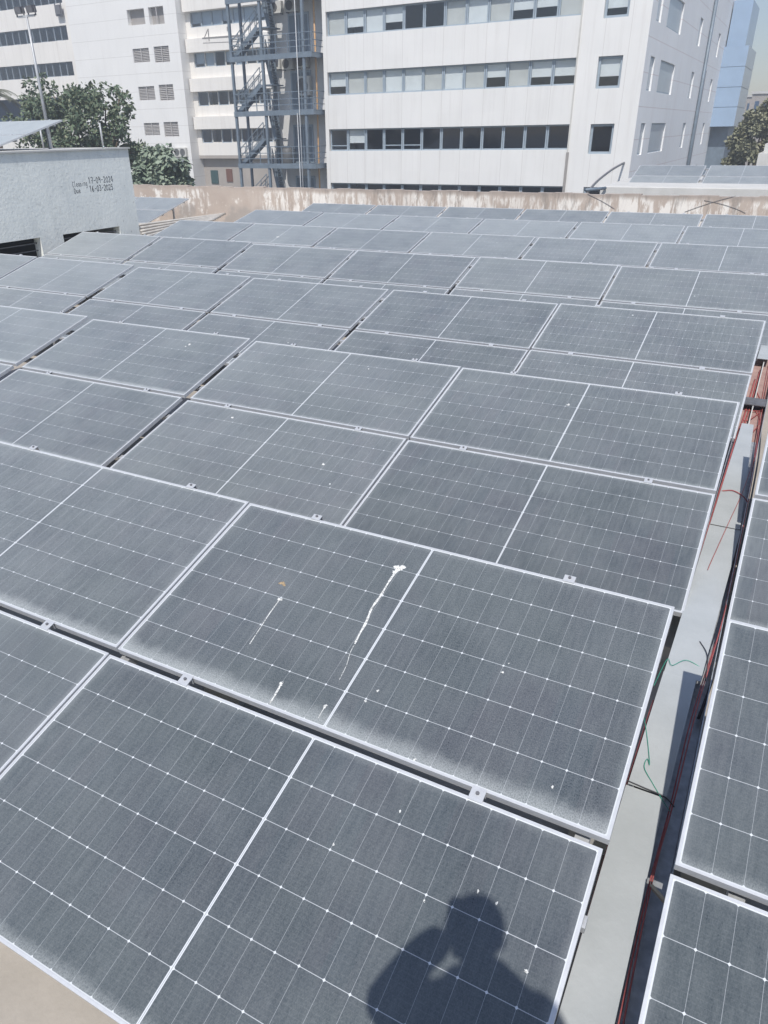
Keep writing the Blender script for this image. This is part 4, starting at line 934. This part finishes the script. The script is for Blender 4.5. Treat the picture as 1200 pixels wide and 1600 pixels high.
# ------------------------------------------------------------------ trees
def tree(label, name, base, blobs, leafmat, nleaf, lsize, trunk_r, seed, squash=0.85, group=None, droop=0.0):
    rs = random.Random(seed); t = thing(name, label, 'tree', base, group)
    B = Vector(base); g = MB(); cen = sum((Vector(b[0]) for b in blobs), Vector()) / len(blobs) - B
    fork = Vector((cen.x * .25, cen.y * .25, cen.z * .5))
    g.tube(smoothpath([(0, 0, 0), (fork.x * .4, fork.y * .4, fork.z * .5), fork], 4), trunk_r, 9, trunk_r * .7)
    for (c, r) in blobs:
        e = Vector(c) - B; m_ = fork + (e - fork) * .5 + Vector((rs.uniform(-.3, .3), rs.uniform(-.3, .3), .25)); g.tube(smoothpath([fork, m_, e], 4), trunk_r * .45, 6, trunk_r * .08)
    g.build('trunk', M['bark'], t, True)
    g = MB(); tot = sum(r ** 2 for _, r in blobs)
    for (c, r) in blobs:
        c = Vector(c) - B; n = int(nleaf * r * r / tot)
        nsub = max(7, int(11 * r)); subs = []
        for _ in range(nsub):
            d = Vector((rs.gauss(0, 1), rs.gauss(0, 1), rs.gauss(0, 1))).normalized() * r * rs.uniform(.5, 1.12); d.z *= squash; subs.append((c + d, r * rs.uniform(.20, .36)))
        for k in range(n):
            sc_, sr = subs[k % nsub]
            d = Vector((rs.gauss(0, 1), rs.gauss(0, 1), rs.gauss(0, 1))).normalized(); p = sc_ + d * sr * rs.uniform(.2, 1.25)
            ax = (d + Vector((rs.uniform(-.7, .7), rs.uniform(-.7, .7), rs.uniform(-.7, .3) - droop))).normalized(); nn = (d + Vector((rs.uniform(-.8, .8), rs.uniform(-.8, .8), rs.uniform(0, 1)))).normalized()
            s = ax.cross(nn)
            if s.length < .05: continue
            s = s.normalized(); L = lsize * rs.uniform(.6, 1.3); W_ = L * .34
            g.face(p, p + ax * L * .5 + s * W_, p + ax * L, p + ax * L * .5 - s * W_)
    g.build('crown', leafmat, t)
    return t
def blob(px_, py_, Y, rpx):
    c = atY(px_, py_, Y); e = atY(px_ + rpx, py_, Y); return (c, (e - c).length * .93)
Y1 = 31.0
bl = [blob(62, 160, Y1 + 1, 22), blob(85, 150, Y1 + .5, 22), blob(50, 185, Y1 + .5, 26), blob(80, 195, Y1 - .5, 28), blob(118, 158, Y1, 24), blob(140, 165, Y1 + .3, 26), blob(165, 160, Y1, 24), blob(185, 178, Y1 - .3, 20), blob(150, 195, Y1 - .6, 30), blob(120, 205, Y1 - .8, 28), blob(185, 215, Y1, 22), blob(205, 236, Y1 + .2, 16), blob(60, 225, Y1, 28), blob(105, 235, Y1, 28), blob(160, 240, Y1, 30), blob(190, 255, Y1, 26), blob(188, 142, Y1 + .2, 9)]
c0 = atY(125, 230, Y1)
tree('large dark green tree behind the whitewashed roof room', 'broadleaf_tree', (c0.x, Y1, -10), bl, M['leaf'], 13000, .21, .32, 3, group=None)
Y2 = 29.0
bl = [blob(232, 258, Y2, 20), blob(252, 256, Y2 - .3, 24), blob(225, 278, Y2 - .3, 22), blob(262, 270, Y2 - .4, 24), blob(245, 285, Y2 - .6, 26), blob(278, 286, Y2 - .2, 16), blob(238, 248, Y2 + .2, 15), blob(293, 292, Y2, 12)]
c0 = atY(250, 285, Y2)
tree('smaller rounded grey green mango tree beside the roof room', 'mango_tree', (c0.x, Y2, -10), bl, M['leaf_mango'], 9000, .24, .22, 5, droop=.7)
Y3 = 62.0
bl = [blob(1160, 225, Y3, 24), blob(1178, 200, Y3, 24), blob(1195, 185, Y3, 24), blob(1150, 250, Y3, 18), blob(1185, 235, Y3 - 1, 28), blob(1215, 210, Y3, 30), blob(1225, 245, Y3, 26), blob(1168, 190, Y3 + .6, 15), blob(1205, 172, Y3, 16)]
c0 = atY(1195, 240, Y3)
tree('dusty olive green tree right of the blue glazed bay', 'dusty_tree', (c0.x, Y3, -10), bl, M['leaf_dry'], 16000, .24, .35, 8, droop=.2)
# palm at the left picture edge
Yp = 40.0; c0 = atY(-18, 150, Yp)
t_ = thing('palm_tree', 'pale palm fronds at the left picture edge', 'palm', (c0.x, Yp, -10))
MB().tube([(0, 0, 0), (.1, 0, 5), (0, 0, c0.z + 10)], .28, 9, .2).build('trunk', M['bark'], t_, True)
g = MB(); rs = random.Random(2)
for k in range(22):
    az = k * 2.4 + rs.uniform(-.2, .2); el = rs.uniform(-.1, .9); L = rs.uniform(2.0, 2.7)
    pts = []
    for i in range(11):
        s_ = i / 10; pts.append(Vector((math.cos(az) * L * s_ * math.cos(el * (1 - s_)), math.sin(az) * L * s_ * math.cos(el * (1 - s_)), c0.z + 10 + L * (math.sin(el) * s_ - 0.75 * s_ * s_))))
    for i in range(10):
        d = (pts[i + 1] - pts[i]).normalized(); s = d.cross(Vector((0, 0, 1))).normalized()
        g.bar(pts[i], pts[i + 1], .03)
        for sg in (-1, 1):
            for j in range(3):
                p = pts[i] + (pts[i + 1] - pts[i]) * j / 3; Lf = .55 * (1 - .6 * i / 10); e = p + (s * sg * .8 + d * .6 + Vector((0, 0, -.35))) * Lf; g.face(p, p + d * .05, e, e - d * .02)
g.build('crown', M['palm'], t_)
# far pale houses on the right
for (a, b, c, d, Y, lab) in ((1160, 152, 1186, 180, 170, 'far hazy grey house left of the pair beyond the dusty tree'), (1176, 147, 1230, 200, 150, 'far hazy pinkish house behind the dusty tree')):
    p = atY(a, b, Y); q = atY(c, d, Y); t_ = thing('house', lab, 'house', (p.x, Y, ZB)); w2 = q.x - p.x
    MB().box(0, 0, 0, w2, 10, p.z - ZB).build('wall', M['beigewall'], t_); 
    for i in range(4):
        MB().box(w2 * (.1 + i * .22), -.08, p.z - ZB - 2.6, w2 * (.1 + i * .22) + w2 * .1, -.003, p.z - ZB - 1.0).build('window', M['room'], t_)
    MB().box(-.2, -.2, p.z - ZB + .003, w2 + .2, 10.2, p.z - ZB + .35).build('roof', M['ledge'], t_)
p = atY(1182, 255, 55); t_ = thing('house', 'pale stepped roof corner under the dusty tree at the right edge', 'house', (p.x, 55, ZB))
MB().box(0, 0, 0, 8, 6, atY(1182, 240, 55).z - ZB).build('wall', M['ledge'], t_); q = atY(1195, 225, 55); MB().box(q.x - p.x, .5, atY(1182, 240, 55).z - ZB + .003, 8, 6, q.z - ZB).build('upper_wall', M['ledge'], t_)

# ------------------------------------------------------------------ the photographer, standing on a plinth behind the camera; only the shadow is in view
t_ = thing('concrete_plinth', 'tall concrete plinth the photographer stands on, behind the camera', 'plinth', (2.5, -1.45, ZF))
MB().box(-.45, -.55, .001, .55, .58, 1.72).build('block', M['plinth'], t_, False, .015)
ZP = ZF + 1.721
per = thing('person', 'standing person in dark clothes holding up a phone, casting the shadow on the nearest panel', 'person', (2.47, -1.17, ZP))
def skin(name, verts, edges, material, parent, sub=2):
    me = bpy.data.meshes.new(name); me.from_pydata([v[:3] for v in verts], edges, []); me.update()
    o = bpy.data.objects.new(name, me); COL.objects.link(o); o.parent = parent; me.materials.append(material)
    o.modifiers.new('skin', 'SKIN'); me.skin_vertices
    for i, v in enumerate(verts):
        r = v[3]; r = (r, r) if isinstance(r, (int, float)) else r
        me.skin_vertices[0].data[i].radius = r
    me.skin_vertices[0].data[0].use_root = True
    m_ = o.modifiers.new('sub', 'SUBSURF'); m_.levels = sub; m_.render_levels = sub
    for p in me.polygons: p.use_smooth = True
    return o
M['skin'] = simple('skin', (.30, .17, .11), .5, 0, .06); M['cloth'] = simple('dark_shirt', (.05, .06, .09), .9, 0, .1); M['hair'] = simple('black_hair', (.015, .013, .012), .6)
PHX, PHY, PHZ = CAM.x - 2.47, CAM.y + 1.17, CAM.z - ZP       # the phone, in the person's own space
hd = Vector((-.025, .095, 1.635))
V = [(0, 0, .94, (.21, .14)), (0, 0, 1.10, (.235, .14)), (.01, 0, 1.25, (.20, .13)), (.02, .02, 1.37, (.10, .09)), (-.015, .07, 1.50, .062),
     (-.165, .0, 1.30, .08), (-.30, .11, 1.06, .078), (-.245, .30, 1.12, .058), (-.185, .352, 1.175, .055),
     (.20, .07, 1.44, .075), (.28, .10, 1.16, .07), (.08, .29, 1.14, .042), (-.06, .345, 1.15, .034),
     (-.10, 0, .84, .11), (-.11, .02, .48, .075), (-.11, 0, .10, .052), (-.11, .12, .04, .042),
     (.10, 0, .84, .11), (.11, .02, .48, .075), (.11, 0, .10, .052), (.11, .12, .04, .042)]
E = [(0, 1), (1, 2), (2, 3), (3, 4), (3, 5), (5, 6), (6, 7), (7, 8), (3, 9), (9, 10), (10, 11), (11, 12), (0, 13), (13, 14), (14, 15), (15, 16), (0, 17), (17, 18), (18, 19), (19, 20)]
skin('body', V, E, M['cloth'], per)
def head_mesh(name, c, rx, ry, rz, material, shape):
    g = MB(); nu, nv = 24, 16
    for i in range(nv + 1):
        th = math.pi * i / nv
        for k in range(nu):
            a = 2 * math.pi * k / nu; q = Vector((rx * math.sin(th) * math.cos(a), ry * math.sin(th) * math.sin(a), rz * math.cos(th))); g.v.append(tuple(Vector(c) + shape(q)))
    for i in range(nv):
        for k in range(nu): g.f.append((i * nu + k, (i + 1) * nu + k, (i + 1) * nu + (k + 1) % nu, i * nu + (k + 1) % nu))
    return g.build(name, material, per, True)
def face(q):
    if q.z < 0: q.x *= 1 - .25 * (q.z / .125) ** 2; q.y *= 1 - .12 * (q.z / .125) ** 2
    front = max(0, q.y)
    q.y += .028 * math.exp(-((q.x / .016) ** 2 + ((q.z + .02) / .03) ** 2)) * (front > .03)                      # nose
    q.y -= .010 * math.exp(-(((abs(q.x) - .033) / .016) ** 2 + ((q.z - .008) / .014) ** 2)) * (front > .03)      # eye sockets
    q.y += .006 * math.exp(-((q.x / .025) ** 2 + ((q.z + .062) / .010) ** 2)) * (front > .03)                    # lips
    q.x += .016 * (1 if q.x > 0 else -1) * math.exp(-((q.y / .018) ** 2 + ((q.z + .005) / .03) ** 2)) * (abs(q.x) > .05)   # ears
    return q
head_mesh('head', hd, .080, .100, .125, M['skin'], face)
head_mesh('hair', hd + Vector((0, -.020, .040)), .094, .100, .100, M['hair'], lambda q: Vector((q.x, q.y, max(q.z, -.045))))
for s, wx, wy, wz in ((-1, -.185, .352, 1.165), (1, -.06, .345, 1.15)):
    hv = [(wx, wy, wz, .028), (wx + s * -.005, wy + .035, wz + .05, (.036, .018))]; he = [(0, 1)]
    for k in range(4):
        b0 = len(hv); xx = wx + s * (.022 - k * .016) * -1; hv += [(xx, wy + .05, wz + .085, .0095), (xx - s * .012, wy + .072, wz + .10 - k * .003, .0085), (xx - s * .03, wy + .07, wz + .105 - k * .004, .0075)]; he += [(1, b0), (b0, b0 + 1), (b0 + 1, b0 + 2)]
    b0 = len(hv); hv += [(wx - s * .03, wy + .02, wz + .07, .011), (wx - s * .045, wy + .03, wz + .10, .0095)]; he += [(1, b0), (b0, b0 + 1)]
    skin('hand', hv, he, M['skin'], per, 1)
ph = thing('phone', 'dark phone held up in the hands of the standing person', 'phone', CAM - FWD * .012 - UPV * .06 - RGT * .045)
ph.rotation_euler = cam.matrix_world.to_euler()
MB().box(-.045, -.075, -.001, .045, .075, .008).build('phone_body', M['blackcable'], ph, False, .002)

hz = NT('thin_air'); hz.n.remove(hz.b); pv_ = hz.node('ShaderNodeVolumePrincipled'); pv_.inputs['Density'].default_value = 0.0027
pv_.inputs['Color'].default_value = (0.90, 0.94, 1.0, 1); pv_.inputs['Anisotropy'].default_value = 0.2
hz.link(pv_.outputs[0], hz.out.inputs['Volume'])
g = MB(); g.box(-160, -60, -11, 160, 300, 45); tag(g.build('haze', hz.m), kind='stuff')
